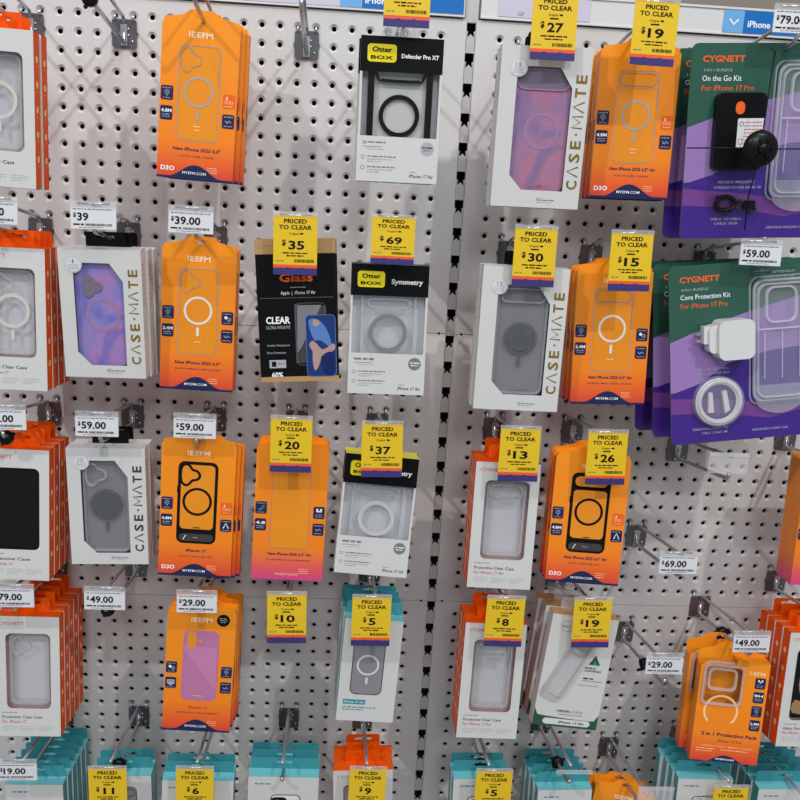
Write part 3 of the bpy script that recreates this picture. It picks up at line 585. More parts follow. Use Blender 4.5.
# ------------------------------------------------------------------ hooks, tags
HX = {}
def hook(x, row, label, tip=None):
    """x centre in metres; row = pegboard row its pegs sit in"""
    z0 = -row*P*1000
    root = thing('display_hook', label, 'hook', 'peg hooks on the pegboard', (x, 0, 0))
    b = MB(); b.plate(rrect(0, z0-24, 34, 38, 3.5, 3), [], -3, -1, 'plate_metal'); b.box(-4.5, 4.5, -6, -3, z0-40, z0-12, 'chrome')
    for q in (-34, -26, -18): b.lathe([(0, -1.2), (1.8, -1), (2, 0)], (11 if q == -34 else 5.6, -3, z0+q), (0, 1, 0), 'chrome', 8)
    bp = part(b, 'back_plate', root)
    for sx in (-12.7, 12.7):
        p = MB(); p.tube([(sx, -4, z0-7), (sx, -4.2, z0-2), (sx, -2.5, z0+.6), (sx, 1.6, z0+.8), (sx, 12, z0+.8)], 2.1, 'chrome', 8)
        part(p, 'peg', bp)
    u = MB(); u.tube([(0, -3, z0-14), (0, -5, z0-6), (0, -9, z0-2), (0, -203, z0+34)], 2.5, 'chrome', 8)
    part(u, 'label_arm', root)
    l = MB(); l.tube([(0, -4, z0-18), (0, -5, z0-30), (0, -9, z0-35.5), (0, -196, z0-1), (0, -203, z0+5), (0, -204, z0+10)], 2.9, 'chrome', 8)
    part(l, 'product_arm', root)
    return root
def stopper(x, row, y, label):
    z0 = -row*P-.0375+(-y)*.185
    g = MB(); g.lathe([(0, -7), (7, -6.5), (9.5, -4), (10, 0), (9.5, 4), (7, 6.5), (0, 7)], (0, 0, 0), (0, 1, -.18), 'black_plastic', 20)
    for a in (.5, 2.6, 4.2): g.lathe([(0, 0), (2.6, 1), (2.8, 4), (0, 6)], (8*math.cos(a), 0, 8*math.sin(a)), (math.cos(a), 0, math.sin(a)), 'black_plastic', 10)
    o = g.build('hook_stop_lock'); o.location = (x, y, z0); tag(o, label, 'security lock', 'black stop locks on the hooks')
    return o
def price_white(x, z, txt, label, rz=0, y=-.2075):
    root = thing('price_tag', label, 'price tag', 'white price tags', (x, y, z), (math.radians(-4), rz, 0))
    g = MB(); g.plate(rrect(0, 0, 56, 27, .8, 2), [], 0, .6, 'tag_white')
    g.micro(-25, 24, 11, 1.4, 'ink_grey', E1, int(x*97)); cents = '.' in txt
    n = len(txt); w = {2: 14, 3: 17, 5: 32}.get(n, 32)
    if txt: g.text('$', -23, 4, 5.5, 3.8, 'ink_black', E1, True); g.text(txt, -20, 2., 9.8, w, 'ink_black', E1, True, left=True)
    g.micro(-25, -12, -8, 2, 'ink_black', E1, 5); g.barcode(-10, 23, -9.6, -6.6, 'ink_black', E1, int(abs(z)*900)); g.micro(-18, 12, -11.4, .9, 'ink_grey', E1, 3)
    part(g, 'card', root)
    h = MB(); h.plate(rrect(0, 17, 57, 7.5, 1, 2), [], -.6, 1.6, 'holder_clear'); h.plate(rect(-28.5, -14.2, 28.5, 14), [], .8, 1.4, 'holder_clear'); h.tube([(-20, 2.2, 18), (20, 2.2, 18)], 1.8, 'chrome'); part(h, 'holder', root)
    return root
def price_yellow(x, z, txt, label, orig=True, rz=0, y=-.2075):
    root = thing('clearance_tag', label, 'price tag', 'yellow clearance tags', (x, y, z), (math.radians(-3), rz, 0))
    g = MB(); g.plate(rect(-28, -37.5, 28, 37.5), [], 0, .5, 'tag_yellow')
    g.text('PRICED', 0, 31, 5.4, 29, 'ink_black', E1, True); g.text('TO CLEAR', 0, 23.3, 5.4, 42, 'ink_black', E1, True)
    g.text('Original', -2, 15.2, 2.6, 12, 'ink_black', E1); g.micro(6, 10, 15.2, 2.4, 'ink_black', E1, 1)
    if orig: g.micro(-6, 6, 10.8, 2.3, 'ink_black', E1, 2)
    n = len(txt); g.text('$', -5.2*n-4.2, 4, 7.5, 5, 'ink_black', E1, True); g.text(txt, 1.5, 1, 11, (8 if txt == '11' else 10.2)*n, 'ink_black', E1, True)
    g.micro(-16, 17, -9.5, 1.8, 'ink_black', E1, int(abs(x*50))); g.micro(-11, 11, -13, 1.8, 'ink_black', E1, int(abs(z*50))+2)
    g.micro(-25, -15, -19.8, 1.6, 'ink_grey', E1, 3); g.barcode(-1, 24, -21.4, -17.4, 'ink_black', E1, int(abs(x)*700))
    g.flat(rect(-28, -28.4, 28, -24.4), E1, 'tag_orange'); g.flat(rect(-28, -37.5, 28, -28.4), E1, 'tag_purple')
    for q in (-10, 9): g.flat(rect(q-2, -29.4, q+2, -27.6), E2, 'tag_purple')
    part(g, 'card', root)
    h = MB(); h.plate(rrect(0, 39.5, 57, 5.5, 1, 2), [], -.8, 1.6, 'holder_clear'); h.tube([(-20, 2.6, 38), (20, 2.6, 38)], 1.8, 'chrome'); part(h, 'holder', root)
    return root

# ------------------------------------------------------------------ the setting: pegboard panels, upright, header, backing
SLOT_X = .5762
def pegpanel(x0, x1, z1, z0, cols, rows, colx, label):
    """perforated sheet: every hole is a punched dimple with a bore"""
    g = MB(); N = 16; hp = P*500; T = 2.4
    X0, X1, Z0, Z1 = x0*1000, x1*1000, z0*1000, z1*1000
    sq = []
    for i in range(N):
        a = 2*PI*i/N+PI/N*0; c, s_ = math.cos(a), math.sin(a); k = max(abs(c), abs(s_)); sq.append((c/k, s_/k))
    cs = [(math.cos(2*PI*i/N), math.sin(2*PI*i/N)) for i in range(N)]
    vs = []; fs = []; sms = []
    for r in rows:
        zc = -r*P*1000
        for c in cols:
            xc = colx(c)*1000; b = len(vs)
            vs += [(xc+hp*u, 0, zc+hp*v) for u, v in sq]
            for R, Y in ((6.9, 0), (6.4, .3), (4.1, 2.7), (3.6, 3.0), (3.6, 6)): vs += [(xc+R*u, Y, zc+R*v) for u, v in cs]
            for k in range(5):
                for i in range(N): j = (i+1) % N; fs.append((b+k*N+i, b+k*N+j, b+(k+1)*N+j, b+(k+1)*N+i)); sms.append(False)
    g.v = vs; g.f = fs; g.sm = sms; g.ml = ['powder_coat']; g.m = [0]*len(fs)
    cx0, cx1 = colx(cols[0])*1000-hp, colx(cols[-1])*1000+hp; rz1, rz0 = -rows[0]*P*1000+hp, -rows[-1]*P*1000-hp
    gap = .45
    X0 += gap; X1 -= gap; Z0 += gap; Z1 -= gap
    for a, b, c, d in ((X0, cx0, Z0, Z1), (cx1, X1, Z0, Z1), (cx0, cx1, rz1, Z1), (cx0, cx1, Z0, rz0)): g.flat(rect(a, c, b, d), 0, 'powder_coat')
    for (a, b) in (((X0, Z0), (X1, Z0)), ((X1, Z0), (X1, Z1)), ((X1, Z1), (X0, Z1)), ((X0, Z1), (X0, Z0))):
        g.add([(a[0], 0, a[1]), (a[0], 9, a[1]), (b[0], 9, b[1]), (b[0], 0, b[1])], [(0, 1, 2, 3)], 'powder_coat')
    o = g.build('pegboard_panel'); tag(o, label, 'pegboard')
    return o
LX = lambda c: c*P
RX = lambda k: .6184+k*P
LW, RW = -11*P-.0127, .6184+32.5*P
lab = {0: 'top', 1: 'middle', 2: 'bottom'}
for j, (za, zb, rows) in enumerate(((P*.97, -17*P, range(0, 17)), (-17*P, -35*P, range(18, 35)), (-35*P, -53*P, range(36, 53)))):
    pegpanel(LW, SLOT_X-.0068, za, zb, list(range(-11, 22)), list(rows), LX, f'{lab[j]} left light grey perforated steel panel, left of the slotted upright')
    pegpanel(SLOT_X+.0068, RW, za, zb, list(range(0, 33)), list(rows), RX, f'{lab[j]} right light grey perforated steel panel, right of the slotted upright')
# slotted upright
g = MB(); zt, zb_ = 80, -1360; holes = []; z = 19-41.35*0
slots = [19.3-41.45*i for i in range(33)]
for s in slots:
    holes.append([(-6.4, s+1.5), (-6.4, s-9.5), (-4, s-11), (-5.4, s-18.5), (-2, s-16), (0, s-14), (2, s-16), (5.4, s-18.5), (4, s-11), (6.4, s-9.5), (6.4, s+1.5)])
g.flat(rect(-9, slots[0]+8, 9, zt), 2.5, 'strip_metal')
for s, h in zip(slots, holes):
    z0, z1 = s+8-41.45, s+8; L = len(h)//2
    # each pitch is closed by a left and a right half around its slot, so the sheet stays one clean surface
    left = [(-9, z1), (-9, z0), (0, z0), h[5]]+h[5:0:-1][1:]+[h[0], (0, s+1.5), (0, z1)]
    right = [(9, z1), (0, z1), (0, s+1.5), h[10]]+h[10:5:-1][1:]+[h[5], (0, z0), (9, z0)]
    for pl in (left, right): g.plate(pl, [], 2.5, 5, 'strip_metal')
for s in slots: g.stroke([(-5, s-20), (-6.6, s-22.5), (-6.6, s-36)], .5, 2.3, 'ink_grey', False); g.stroke([(5, s-20), (6.6, s-22.5), (6.6, s-36)], .5, 2.3, 'ink_grey', False)
o = g.build('slotted_upright'); o.location = (SLOT_X, 0, 0); tag(o, 'narrow slotted steel upright with black keyhole slots between the pegboard panels', 'upright')
g = MB()
for sx in (-17.5, 17.5):
    for zz in (-17*P*1000, -35*P*1000): g.lathe([(0, -.6), (1.6, -.5), (2.1, 0)], (sx, 0, zz), (0, 1, 0), 'ink_black', 10)
o = g.build('trim_1'); o.location = (SLOT_X, 0, 0); o['kind'] = 'structure'
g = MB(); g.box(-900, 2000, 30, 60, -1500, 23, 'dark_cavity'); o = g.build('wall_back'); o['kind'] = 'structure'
g = MB(); g.box(-2500, 3500, 1400, 1440, -1500, 1500, 'far_wall'); o = g.build('wall_far'); o['kind'] = 'structure'
g = MB(); g.box(-2500, 3500, -4000, 1400, -1760, -1720, 'floor_vinyl'); o = g.build('floor'); o['kind'] = 'structure'
# header sign rails above the panels
def header(x0, x1, label, items):
    root = thing('sign_rail', label, 'sign')
    g = MB(); g.box(x0, x1, -3, 60, 26.5, 64, 'header_white'); g.box(x0, x1, -5, -3, 61, 64, 'header_white'); g.box(x0, x1, -5, -3, 26.5, 28.5, 'header_white'); part(g, 'rail', root)
    for fn in items: s = MB(); fn(s); part(s, 'printed_strip', root)
def l_strip(s):
    s.plate(rect(150, 30, 388, 60), [], -4, -3, 'sign_lavender'); s.plate(rect(388, 30, 419, 60), [], -4.2, -3, 'sign_sky'); s.plate(rect(419, 30, 563, 60), [], -4.2, -3, 'sign_blue')
    s.stroke([(397, 48), (404, 41), (411, 48)], 2.6, -4.5, 'ink_white', False); s.text('iPhone', 423, 41, 9, 36, 'ink_white', -4.5, True, left=True)
def r_strip1(s): s.plate(rect(612, 31, 745, 60), [], -4, -3, 'sign_lavender'); s.text('CLF', 645, 36, 5, 9, 'ink_grey', -4.4)
def r_strip2(s):
    s.plate(rect(940, 30, 970, 60), [], -4.2, -3, 'sign_sky'); s.plate(rect(970, 30, 1180, 60), [], -4.2, -3, 'sign_blue')
    s.stroke([(949, 48), (955.5, 41), (962, 48)], 2.6, -4.5, 'ink_white', False); s.text('iPhone', 976, 43, 9, 34, 'ink_white', -4.5, True, left=True)
header(-300, 565, 'white sign rail with blue strip above the left pegboard', [l_strip]); header(588, 1450, 'white sign rail with blue iPhone strip above the right pegboard', [r_strip1, r_strip2])

# ------------------------------------------------------------------ hooks
HK = [(-.038, 0, 'in the top left corner holding two boxes'), (.089, 0, 'empty, left of the orange box in the top row'), (.216, 0, 'holding the orange boxes at the top'), (.343, 0, 'empty, between the top orange box and the black-framed case'), (.470, 0, 'holding the black-framed case boxes at the top'),
      (.657, 0, 'under the $27 clearance tag'), (.784, 0, 'under the $19 clearance tag in the top row'), (.961, 0, 'under the $79.00 tag'),
      (-.038, 11, 'at the left edge of the second row'), (.089, 11, 'under the $39 tag'), (.216, 11, 'under the $39.00 tag'), (.343, 11, 'under the $35 tag'), (.470, 11, 'under the $69 tag'), (.657, 11, 'under the $30 tag'), (.784, 11, 'under the $15 tag'), (.961, 11, 'under the $59.00 tag of the right panel'),
      (-.038, 22, 'at the left edge of the third row'), (.089, 22, 'under the $59.00 tag above the white box'), (.216, 22, 'under the $59.00 tag above the orange box'), (.343, 22, 'under the $20 tag'), (.470, 22, 'under the $37 tag'), (.657, 22, 'under the $13 tag'), (.784, 22, 'under the $26 tag'), (.961, 23, 'empty, with a blank clear label holder'), (1.139, 22, 'holding the pink-bottomed boxes at the right edge'),
      (-.038, 32, 'under the $79.00 tag at the left edge'), (.089, 32, 'empty, under the $49.00 tag at the left'), (.216, 32, 'under the $29.00 tag at the left'), (.343, 32, 'empty, under the $10 tag'), (.470, 32, 'under the $5 tag in the fourth row'), (.657, 32, 'under the $8 tag'), (.784, 32, 'under the $19 tag in the fourth row'),
      (.911, 29, 'empty, under the $69.00 tag'), (1.038, 34, 'under the $49.00 tag at the right'), (.911, 36, 'empty, under the $29.00 tag at the right'), (1.164, 32, 'holding the white and orange box at the right edge'),
      (-.038, 43, 'under the $19.00 tag at the bottom left'), (.089, 43, 'under the $11 tag'), (.216, 43, 'under the $6 tag'), (.343, 43, 'without a tag, among the teal boxes'), (.470, 43, 'under the $9 tag'), (.657, 43, 'under the $5 tag in the bottom row'), (.784, 43, 'with a blank clear label holder at the bottom'), (.911, 45, 'holding the tilted orange boxes at the bottom'), (1.038, 44, 'under the bottom right clearance tag'), (1.164, 45, 'in the bottom right corner behind teal boxes')]
for x, r, t in HK: hook(x, r, 'chrome double-arm peg hook '+t)

YL = [(.470, .023, '55', 0), (.652, -.004, '27', 1), (.778, -.003, '19', 1), (.343, -.284, '35', 0), (.468, -.272, '69', 0), (.654, -.285, '30', 1), (.782, -.285, '15', 1), (.344, -.554, '20', 1), (.468, -.557, '37', 0), (.658, -.557, '13', 1), (.781, -.558, '26', 1),
      (.344, -.815, '10', 1), (.465, -.817, '5', 1), (.659, -.814, '8', 1), (.788, -.813, '19', 1), (.085, -1.106, '11', 1), (.213, -1.105, '6', 1), (.472, -1.103, '9', 1), (.666, -1.105, '5', 1), (1.043, -1.131, '11', 1)]
YN = ['above the black-framed case box at the top', 'above the large purple case', 'above the orange box in the top row', 'over the black screen protector box', 'above the black and white box in the second row', 'over the grey case in the white box', 'over the orange box of the second row', 'over the plain orange box of the third row', 'over the black and white box of the third row', 'over the white and orange box of the third row', 'over the black-framed orange box',
      'hanging alone with no boxes below it', 'over the teal-topped white box', 'over the white and orange box of the fourth row', 'over the pale box with the green bottom', 'over the teal box at the bottom left', 'over the second teal box of the bottom row', 'over the small orange box of the bottom row', 'over the teal box right of the upright in the bottom row', 'at the bottom right over teal boxes']
for i, ((x, z, t, o_), n) in enumerate(zip(YL, YN)):
    yt = price_yellow(x, z, t, f'yellow ${t} clearance tag {n}', o_, rz=random.uniform(-.02, .02))
    if t == '69': yt.scale = (1, 1, .8)
WL = [(-.031, -.261, '49.00', 'at the left edge in the second row'), (.090, -.262, '39', 'above the purple case box'), (.211, -.261, '39.00', 'above the orange box of the second row'), (.956, -.267, '59.00', 'above the large green and purple pack'), (.954, .022, '79.00', 'in the top right corner'),
      (-.034, -.531, '79.00', 'at the left edge in the third row'), (.086, -.536, '59.00', 'above the white grey-case box'), (.215, -.534, '59.00', 'above the orange black-case box'), (-.036, -.791, '79.00', 'at the left edge in the fourth row'), (.089, -.792, '49.00', 'hanging over bare pegboard at the left'), (.217, -.794, '29.00', 'above the lilac case box'),
      (.905, -.716, '69.00', 'hanging over bare pegboard at the right'), (.906, -.880, '29.00', 'hanging over bare pegboard right of the pale tilted box'), (1.034, -.841, '49.00', 'above the two in one pack'), (-.045, -1.074, '19.00', 'over the teal boxes at the bottom left')]
for x, z, t, n in WL: price_white(x, z, t, f'white ${t} price tag {n}', rz=random.uniform(-.015, .015))
def blank_holder(x, z, label, y=-.2075, strip=False):
    h = MB()
    if not strip: h.plate(rrect(0, 4, 57, 30, 1, 2), [], 0, .7, 'holder_clear')
    h.plate(rrect(0, 17, 57, 6, 1, 2), [], -1, 1.6, 'holder_clear')
    o = h.build('label_holder'); o.location = (x, y, z); tag(o, label, 'label holder', 'blank clear label holders')
blank_holder(.956, -.563, 'blank clear plastic label holder below the large green and purple pack'); blank_holder(.790, -1.085, 'blank clear plastic label holder above the bottom teal box', -.205, True); blank_holder(.922, -1.112, 'blank clear plastic label holder over the tilted orange boxes at the bottom')
stopper(.089, 0, -.188, 'black stop lock on the empty top hook at the left'); stopper(-.038, 22, -.192, 'black stop lock on the third row hook at the left edge'); stopper(.911, 36, -.12, 'black stop lock on the empty hook by the $29.00 tag at the right')
stopper(1.038, 34, -.10, 'black stop lock above the two in one pack'); stopper(.470, 43, -.17, 'black stop lock over the small orange box of the bottom row'); stopper(.657, 43, -.14, 'black stop lock behind the $5 tag of the bottom row'); stopper(.784, 43, -.13, 'black stop lock above the teal box below the pale tilted box'); stopper(.089, 43, -.15, 'black stop lock behind the $11 tag'); stopper(.089, 32, -.19, 'black stop lock under the $49.00 tag at the left')

# ------------------------------------------------------------------ products
VO = ('pin', '4.8M'); RV = ('d3o', 'wave')
PROTO = {}
def proto(k):
    return {
        'efm63_volta': lambda: efm(100, 197, 'volta', 0, 'New iPhone 2025 6.3"', 'VOLTA CASE | CLEAR', VO, RV, True),
        'efm63_zurich': lambda: efm(100, 197, 'zurich', 0, 'New iPhone 2025 6.3"', 'ZURICH MAG CASE | CLEAR', ('pin', '2.4M'), ('moon', 'wave'), False),
        'efmair_volta': lambda: efm(105, 190, 'volta', 1, 'New iPhone 2025 6.5" Air', 'VOLTA CASE | CLEAR', VO, RV, True),
        'efmair_zurich': lambda: efm(105, 190, 'zurich', 1, 'New iPhone 2025 6.5" Air', 'ZURICH MAG CASE | CLEAR', ('pin', '2.4M'), ('moon', 'wave'), False),
        'efm17_alta': lambda: efm(102, 197, 'alta', 0, 'iPhone 17', 'ALTA CASE | BLACK', VO, ('d3o', 'A'), True),
        'efmair_alta': lambda: efm(106, 191, 'alta', 1, 'New iPhone 2025 6.5" Air', 'ALTA CASE | BLACK', VO, ('d3o', 'A'), True),
        'efm_glass': lambda: efm(101, 195, 'glass', 1, 'New iPhone 2025 6.5" Air', '2X SAPPHIRE+ GLASS | CLEAR/BLACK', ('leaf', '4.8'), ('u', 'wave'), False, False),
        'efm_lilac': lambda: efm(100, 194, 'lilac', 0, 'iPhone 17', 'SAPPORO CASE | BERRY', ('moon', 'shield'), ('pin', 'wave'), False),
        'cyg_mag': lambda: cyg('mag'), 'cyg_black': lambda: cyg('black'), 'cyg_clear17': lambda: cyg('clear17'), 'cyg_air': lambda: cyg('air'), 'cyg_glass': lambda: cyg('glass'),
        'cm17_iri': lambda: casemate(107, 173, 0, 1, 1), 'cm17_grey': lambda: casemate(107, 172, 0, 0, 0), 'cmair_iri': lambda: casemate(115, 198, 1, 1, 1), 'cmair_grey': lambda: casemate(116, 196, 1, 0, 1),
        'ot_def': lambda: otter('defender'), 'ot_sym': lambda: otter('sym'), 'ot_clear': lambda: otter('symclear'), 'panzer': panzer, 'origin': origin, 'twopack': twopack,
        'teal_air': lambda: teal(87, 168, 'air'), 'teal_line': lambda: teal(87, 168, 'line'), 'teal_mag': lambda: teal(87, 168, 'mag'), 'teal_wide': lambda: teal(108, 168, 'black'),
        'bun_power': lambda: bundle('power'), 'bun_core': lambda: bundle('core')}[k]()
R_ = math.radians
ORD = ['', 'second', 'third', 'fourth', 'fifth', 'sixth', 'seventh']
def stack(kind, x, y, z, lean, yaw, roll, n, step, desc, where, cat, group, dx=0., jit=.5, dz=0.):
    """front item at (x,y,z) then n-1 more behind it on the same hook"""
    if kind.startswith('cyg'): jit = .12
    for i in range(n):
        if kind not in PROTO: PROTO[kind] = proto(kind); o = PROTO[kind]
        else: o = dup(PROTO[kind])
        yy = y+i*step; r = random.Random(hash((i, round(x*1000), round(z*1000))) & 0xffff)
        k = jit if i else 0
        o.location = (x+i*dx-math.sin(R_(yaw))*i*step+k*r.uniform(-.0015, .0015), yy, z+i*dz-.185*(i*step)*.55+k*r.uniform(-.0012, .0008))
        o.rotation_euler = (R_(lean), R_(roll*(1-.15*i)+k*r.uniform(-.8, .8)), R_(yaw+k*r.uniform(-.8, .8)))
        pos = 'front of its stack' if n > 1 else ''
        lb = f'{desc}, {where}' + ((', ' + ('front of its stack' if i == 0 else (ORD[i]+' from the front' if i < n-1 else 'rearmost of its stack'))) if n > 1 else '')
        tag(o, lb, cat, group)
G1, G2, G3, G4, G5, G6 = 'white and orange phone case boxes', 'orange phone case boxes', 'white phone case boxes with slanted windows', 'black and white phone case boxes', 'teal phone case boxes', 'large accessory packs'
C_ = 'phone case'
S = stack
S('cyg_mag', -.030, -.182, -.136, 0, -.7, 1.5, 2, .028, 'white and orange box', 'top left corner', C_, G1, dx=.001)
S('efm63_volta', .209, -.129, -.114, -2, -1.5, 2.6, 3, .0185, 'orange clear-case box', 'top row left panel', C_, G2, dx=.004)
S('ot_def', .469, -.183, -.111, -.7, -.5, -.2, 2, .021, 'black-topped box with black frame case', 'under the topmost clearance tag', C_, G4, dx=-.003)
S('cmair_iri', .651, -.189, -.123, 1.9, -1.8, -.3, 2, .027, 'white box with large purple case', 'under the $27 tag', C_, G3, dx=-.0005)
S('efmair_volta', .785, -.146, -.111, -1.2, -3.7, -1.1, 3, .018, 'orange clear-case box', 'under the top $19 tag', C_, G2, dx=-.0015)
S('bun_power', .950, -.171, -.124, -.2, .6, -3.6, 2, .040, 'green and purple pack with power bank', 'under the $79.00 tag', 'accessory pack', G6, dx=-.008)
S('cyg_mag', -.029, -.178, -.402, -2.6, -.5, .5, 4, .0235, 'white and orange clear-case box', 'left edge of second row', C_, G1, dx=.0006)
S('cm17_iri', .091, -.180, -.390, 2.6, -1.7, -.9, 3, .027, 'white box with purple case', 'under the $39 tag', C_, G3, dx=.002)
S('efm63_zurich', .210, -.143, -.399, -2.4, -1, 1.2, 2, .018, 'orange white-ring case box', 'under the $39.00 tag', C_, G2, dx=.0015)
S('panzer', .347, -.186, -.373, -2.5, .3, -3.9, 2, .014, 'black and kraft screen protector box', 'under the $35 tag', 'screen protector', 'screen protector boxes', dx=.001)
S('ot_sym', .469, -.183, -.394, -2, -1.1, -.5, 1, .02, 'black and white box with grey ring case', 'under the $69 tag', C_, G4)
S('cmair_grey', .649, -.193, -.398, -1.2, -1.8, 0, 2, .027, 'white box with grey case', 'under the $30 tag', C_, G3, dx=-.002)
S('efmair_zurich', .784, -.155, -.397, -3.8, -3.1, -1.9, 3, .018, 'orange white-ring case box', 'under the $15 tag', C_, G2, dx=-.002)
S('bun_core', .960, -.187, -.403, -5.3, 1.7, -6.6, 3, .042, 'green and purple charger pack', 'under the right $59.00 tag', 'accessory pack', G6, dx=-.009)
S('cyg_black', -.037, -.178, -.679, -5.4, -.5, .8, 4, .0235, 'white and orange box with black case', 'left edge of third row', C_, G1, dx=.0004)
S('cm17_grey', .090, -.178, -.663, -1.3, .1, -1.2, 2, .027, 'white box with grey case', 'under the $59.00 tag', C_, G3, dx=.001)
S('efm17_alta', .214, -.184, -.662, -3.2, -.3, 1.9, 3, .018, 'orange black-case box', 'under the $59.00 tag', C_, G2, dx=.0045, dz=-.0055)
S('efm_glass', .344, -.183, -.665, -4, .3, 1.5, 4, .018, 'plain orange pink-bottomed screen box', 'under the $20 tag', 'screen protector', 'orange screen protector boxes', dx=.0)
S('ot_clear', .466, -.186, -.662, -4.8, -1.2, 3.2, 2, .021, 'black-topped white-ring case box', 'under the $37 tag', C_, G4, dx=-.001)
S('cyg_air', .650, -.183, -.674, -4.4, -2.6, .4, 3, .0235, 'white and orange clear-case box', 'under the $13 tag', C_, G1, dx=-.0002)
S('efmair_alta', .771, -.186, -.660, -4.9, -6.5, .2, 3, .018, 'orange black-framed case box', 'under the $26 tag', C_, G2, dx=-.0015)
S('efm_glass', 1.144, -.170, -.661, -2.5, .2, -1.1, 3, .020, 'orange pink-bottomed screen box', 'right edge of third row', 'screen protector', 'orange screen protector boxes', dx=.002)
S('cyg_clear17', -.034, -.173, -.937, -5.2, -.4, 0, 5, .0235, 'white and orange clear-case box', 'left edge of fourth row', C_, G1, dx=.0004)
S('efm_lilac', .216, -.180, -.919, -3.9, -.4, 2.6, 4, .018, 'orange box with lilac case', 'under the left $29.00 tag', C_, G2, dx=.0015)
S('teal_air', .468, -.175, -.917, -2.4, .3, 2.9, 4, .0225, 'teal-topped white box with grey case', 'fourth row under a $5 tag', C_, G5, dx=-.001)
S('cyg_air', .653, -.181, -.928, -3.5, -.9, .8, 3, .0235, 'white and orange clear-case box', 'under the $8 tag', C_, G1, dx=-.0002)
S('origin', .778, -.187, -.907, -2.4, -.4, 5.5, 3, .0315, 'pale green-bottomed clear-case box', 'under the lower $19 tag', C_, 'pale phone case boxes', dx=-.0035)
S('twopack', 1.030, -.184, -.973, -7.2, -7.6, 1, 2, .036, 'orange two in one protection pack', 'under the right $49.00 tag', 'phone accessory', 'orange two in one packs', dx=-.009)
S('cyg_glass', 1.160, -.175, -.939, -6, .6, 1.1, 4, .0235, 'white and orange screen protector box', 'right edge of fourth row', 'screen protector', 'white and orange screen protector boxes', dx=-.001)
S('teal_line', -.037, -.165, -1.2125, 0, 0, 0, 6, .0225, 'teal phone case box', 'bottom left corner', C_, G5, dx=.0012)
S('teal_air', .097, -.160, -1.2, .1, .9, -1, 2, .0225, 'teal phone case box', 'under the $11 tag', C_, G5, dx=.001)
S('teal_wide', .212, -.179, -1.191, 1.1, 1.5, 1.4, 2, .0225, 'wide teal phone case box', 'under the $6 tag', C_, G5, dx=.0)
S('teal_wide', .343, -.178, -1.184, 1.1, .3, 1, 3, .0225, 'wide teal phone case box', 'bottom row without a tag', C_, G5, dx=.0)
S('cyg_air', .470, -.172, -1.186, .7, 0, -2.2, 3, .0235, 'white and orange case box', 'under the $9 tag', C_, G1, dx=.0)
S('teal_mag', .655, -.171, -1.191, .5, -1.1, -1.5, 2, .0225, 'teal phone case box', 'bottom row under the $5 tag', C_, G5, dx=-.002)
S('teal_line', .793, -.168, -1.2125, .3, -.6, -2, 4, .0225, 'teal phone case box', 'bottom row below the pale box', C_, G5, dx=-.003)
S('efm63_volta', .893, -.135, -1.259, -8, -6, 7, 2, .024, 'tilted orange case box', 'bottom edge near the right', C_, G2, dx=-.006)
S('teal_line', 1.016, -.176, -1.184, .9, -4.3, -2, 4, .0225, 'teal phone case box', 'bottom right under a yellow tag', C_, G5, dx=-.004)
S('teal_wide', 1.164, -.165, -1.211, 0, 0, 0, 5, .0225, 'wide teal phone case box', 'bottom right corner', C_, G5, dx=-.002)

# anti-theft puck wrapped on the top right pack
g = MB(); g.lathe([(0, -8), (17, -8), (21, -5), (23, 0), (21, 5), (17, 7), (0, 7)], (0, 0, 0), (0, 1, 0), 'black_plastic', 32)
g.lathe([(0, -13), (5, -13), (7, -11), (7.5, -8)], (0, 0, 0), (0, 1, 0), 'black_plastic', 20)
for i in range(6): a = i*PI/3; g.box(11*math.cos(a)-1.6, 11*math.cos(a)+1.6, -10, -7.5, 11*math.sin(a)-1.6, 11*math.sin(a)+1.6, 'card_black')
root = thing('security_tag', 'black round anti-theft puck with cords wrapped around the top right pack', 'security tag', None, (.926, -.225, -.132))
part(g, 'puck', root)
c = MB(); c.tube([(0, 0, 10), (6, 14, 60), (8, 18, 118), (0, 17, 122)], .9, 'black_plastic', 6); c.tube([(0, 0, -10), (1, 17, -60), (4, 20, -104)], .9, 'black_plastic', 6)
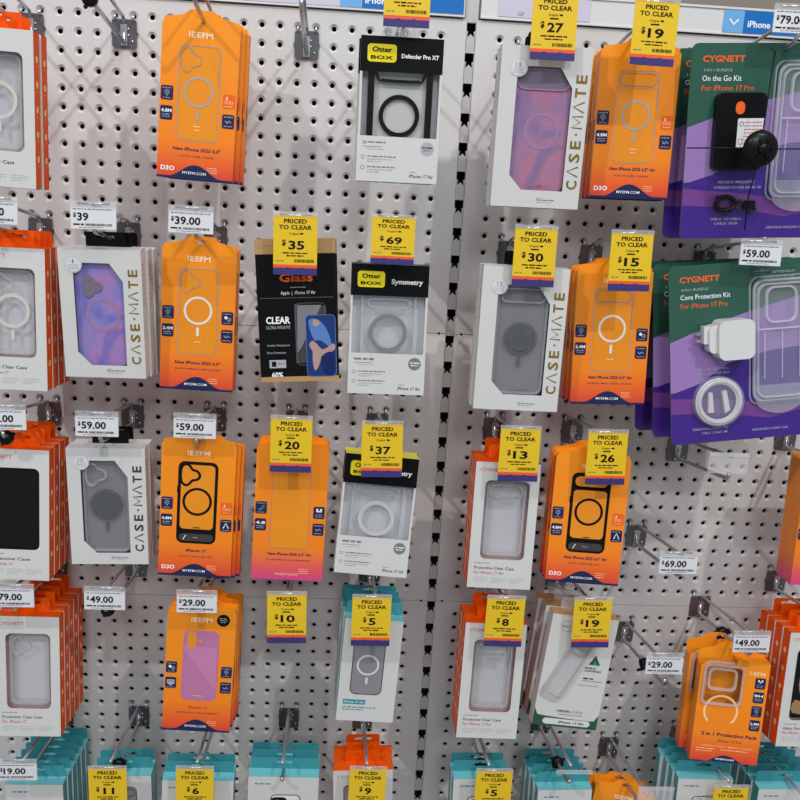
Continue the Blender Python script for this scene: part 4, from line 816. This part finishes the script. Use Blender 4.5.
c.tube([(-14, 0, 0), (-50, 10, -2), (-84, 17, -4), (-88, 19, -4)], .9, 'black_plastic', 6); c.tube([(14, 0, 0), (45, 6, 2), (120, 12, 4)], .9, 'black_plastic', 6)
part(c, 'cord', root)

# ------------------------------------------------------------------ light
def area(name, loc, target, size, power, colr, shape='DISK'):
    l = bpy.data.lights.new(name, 'AREA'); l.shape = shape; l.size = size; l.energy = power; l.color = colr
    o = bpy.data.objects.new(name, l); COL.objects.link(o); o.location = loc
    o.rotation_euler = (Vector(target)-Vector(loc)).to_track_quat('-Z', 'Y').to_euler(); return o
area('ceiling_or_fill_lamp', (2.0, -2.9, 2.9), (.5, 0, -.4), .1, 78, (1, .972, .955))
area('ceiling_or_fill_lamp', (-1.75, -2.7, 2.5), (.5, 0, -.4), .1, 70, (1, .975, .96))
area('ceiling_or_fill_lamp', (-.4, -2.2, 2.7), (.5, 0, -.6), .13, 12, (1, .95, .92))
area('ceiling_or_fill_lamp', (1.0, -1.5, 2.6), (.7, 0, -.8), .5, 18, (.95, .97, 1))
area('ceiling_or_fill_lamp', (.7, -5.2, 2.4), (.6, 0, -.7), 1.2, 82, (.93, .97, 1))  # added soft fill from behind the camera, brightens the lower boards
w = bpy.data.worlds.new('store_air'); bpy.context.scene.world = w; w.use_nodes = True
w.node_tree.nodes['Background'].inputs[0].default_value = (.84, .93, 1.0, 1); w.node_tree.nodes['Background'].inputs[1].default_value = .55

# ------------------------------------------------------------------ camera
cam = bpy.data.cameras.new('camera'); co = bpy.data.objects.new('camera', cam); COL.objects.link(co)
cam.sensor_width = 36; cam.lens = 36*942.75/800; cam.clip_start = .02
rt, up, bk = Vector((.99674721, -.05942515, .05443938)), Vector((-.03661076, .26789852, .96275128)), Vector((-.07179587, -.96161272, .26485151))
m = Matrix((rt, up, bk)).transposed().to_4x4(); m.translation = Vector((.39730999, -1.43044702, -.1471734)); co.matrix_world = m
sc = bpy.context.scene; sc.camera = co
sc.view_settings.view_transform = 'Standard'; sc.view_settings.look = 'None'; sc.view_settings.gamma = 1; sc.view_settings.use_curve_mapping = False; sc.view_settings.exposure = -.36
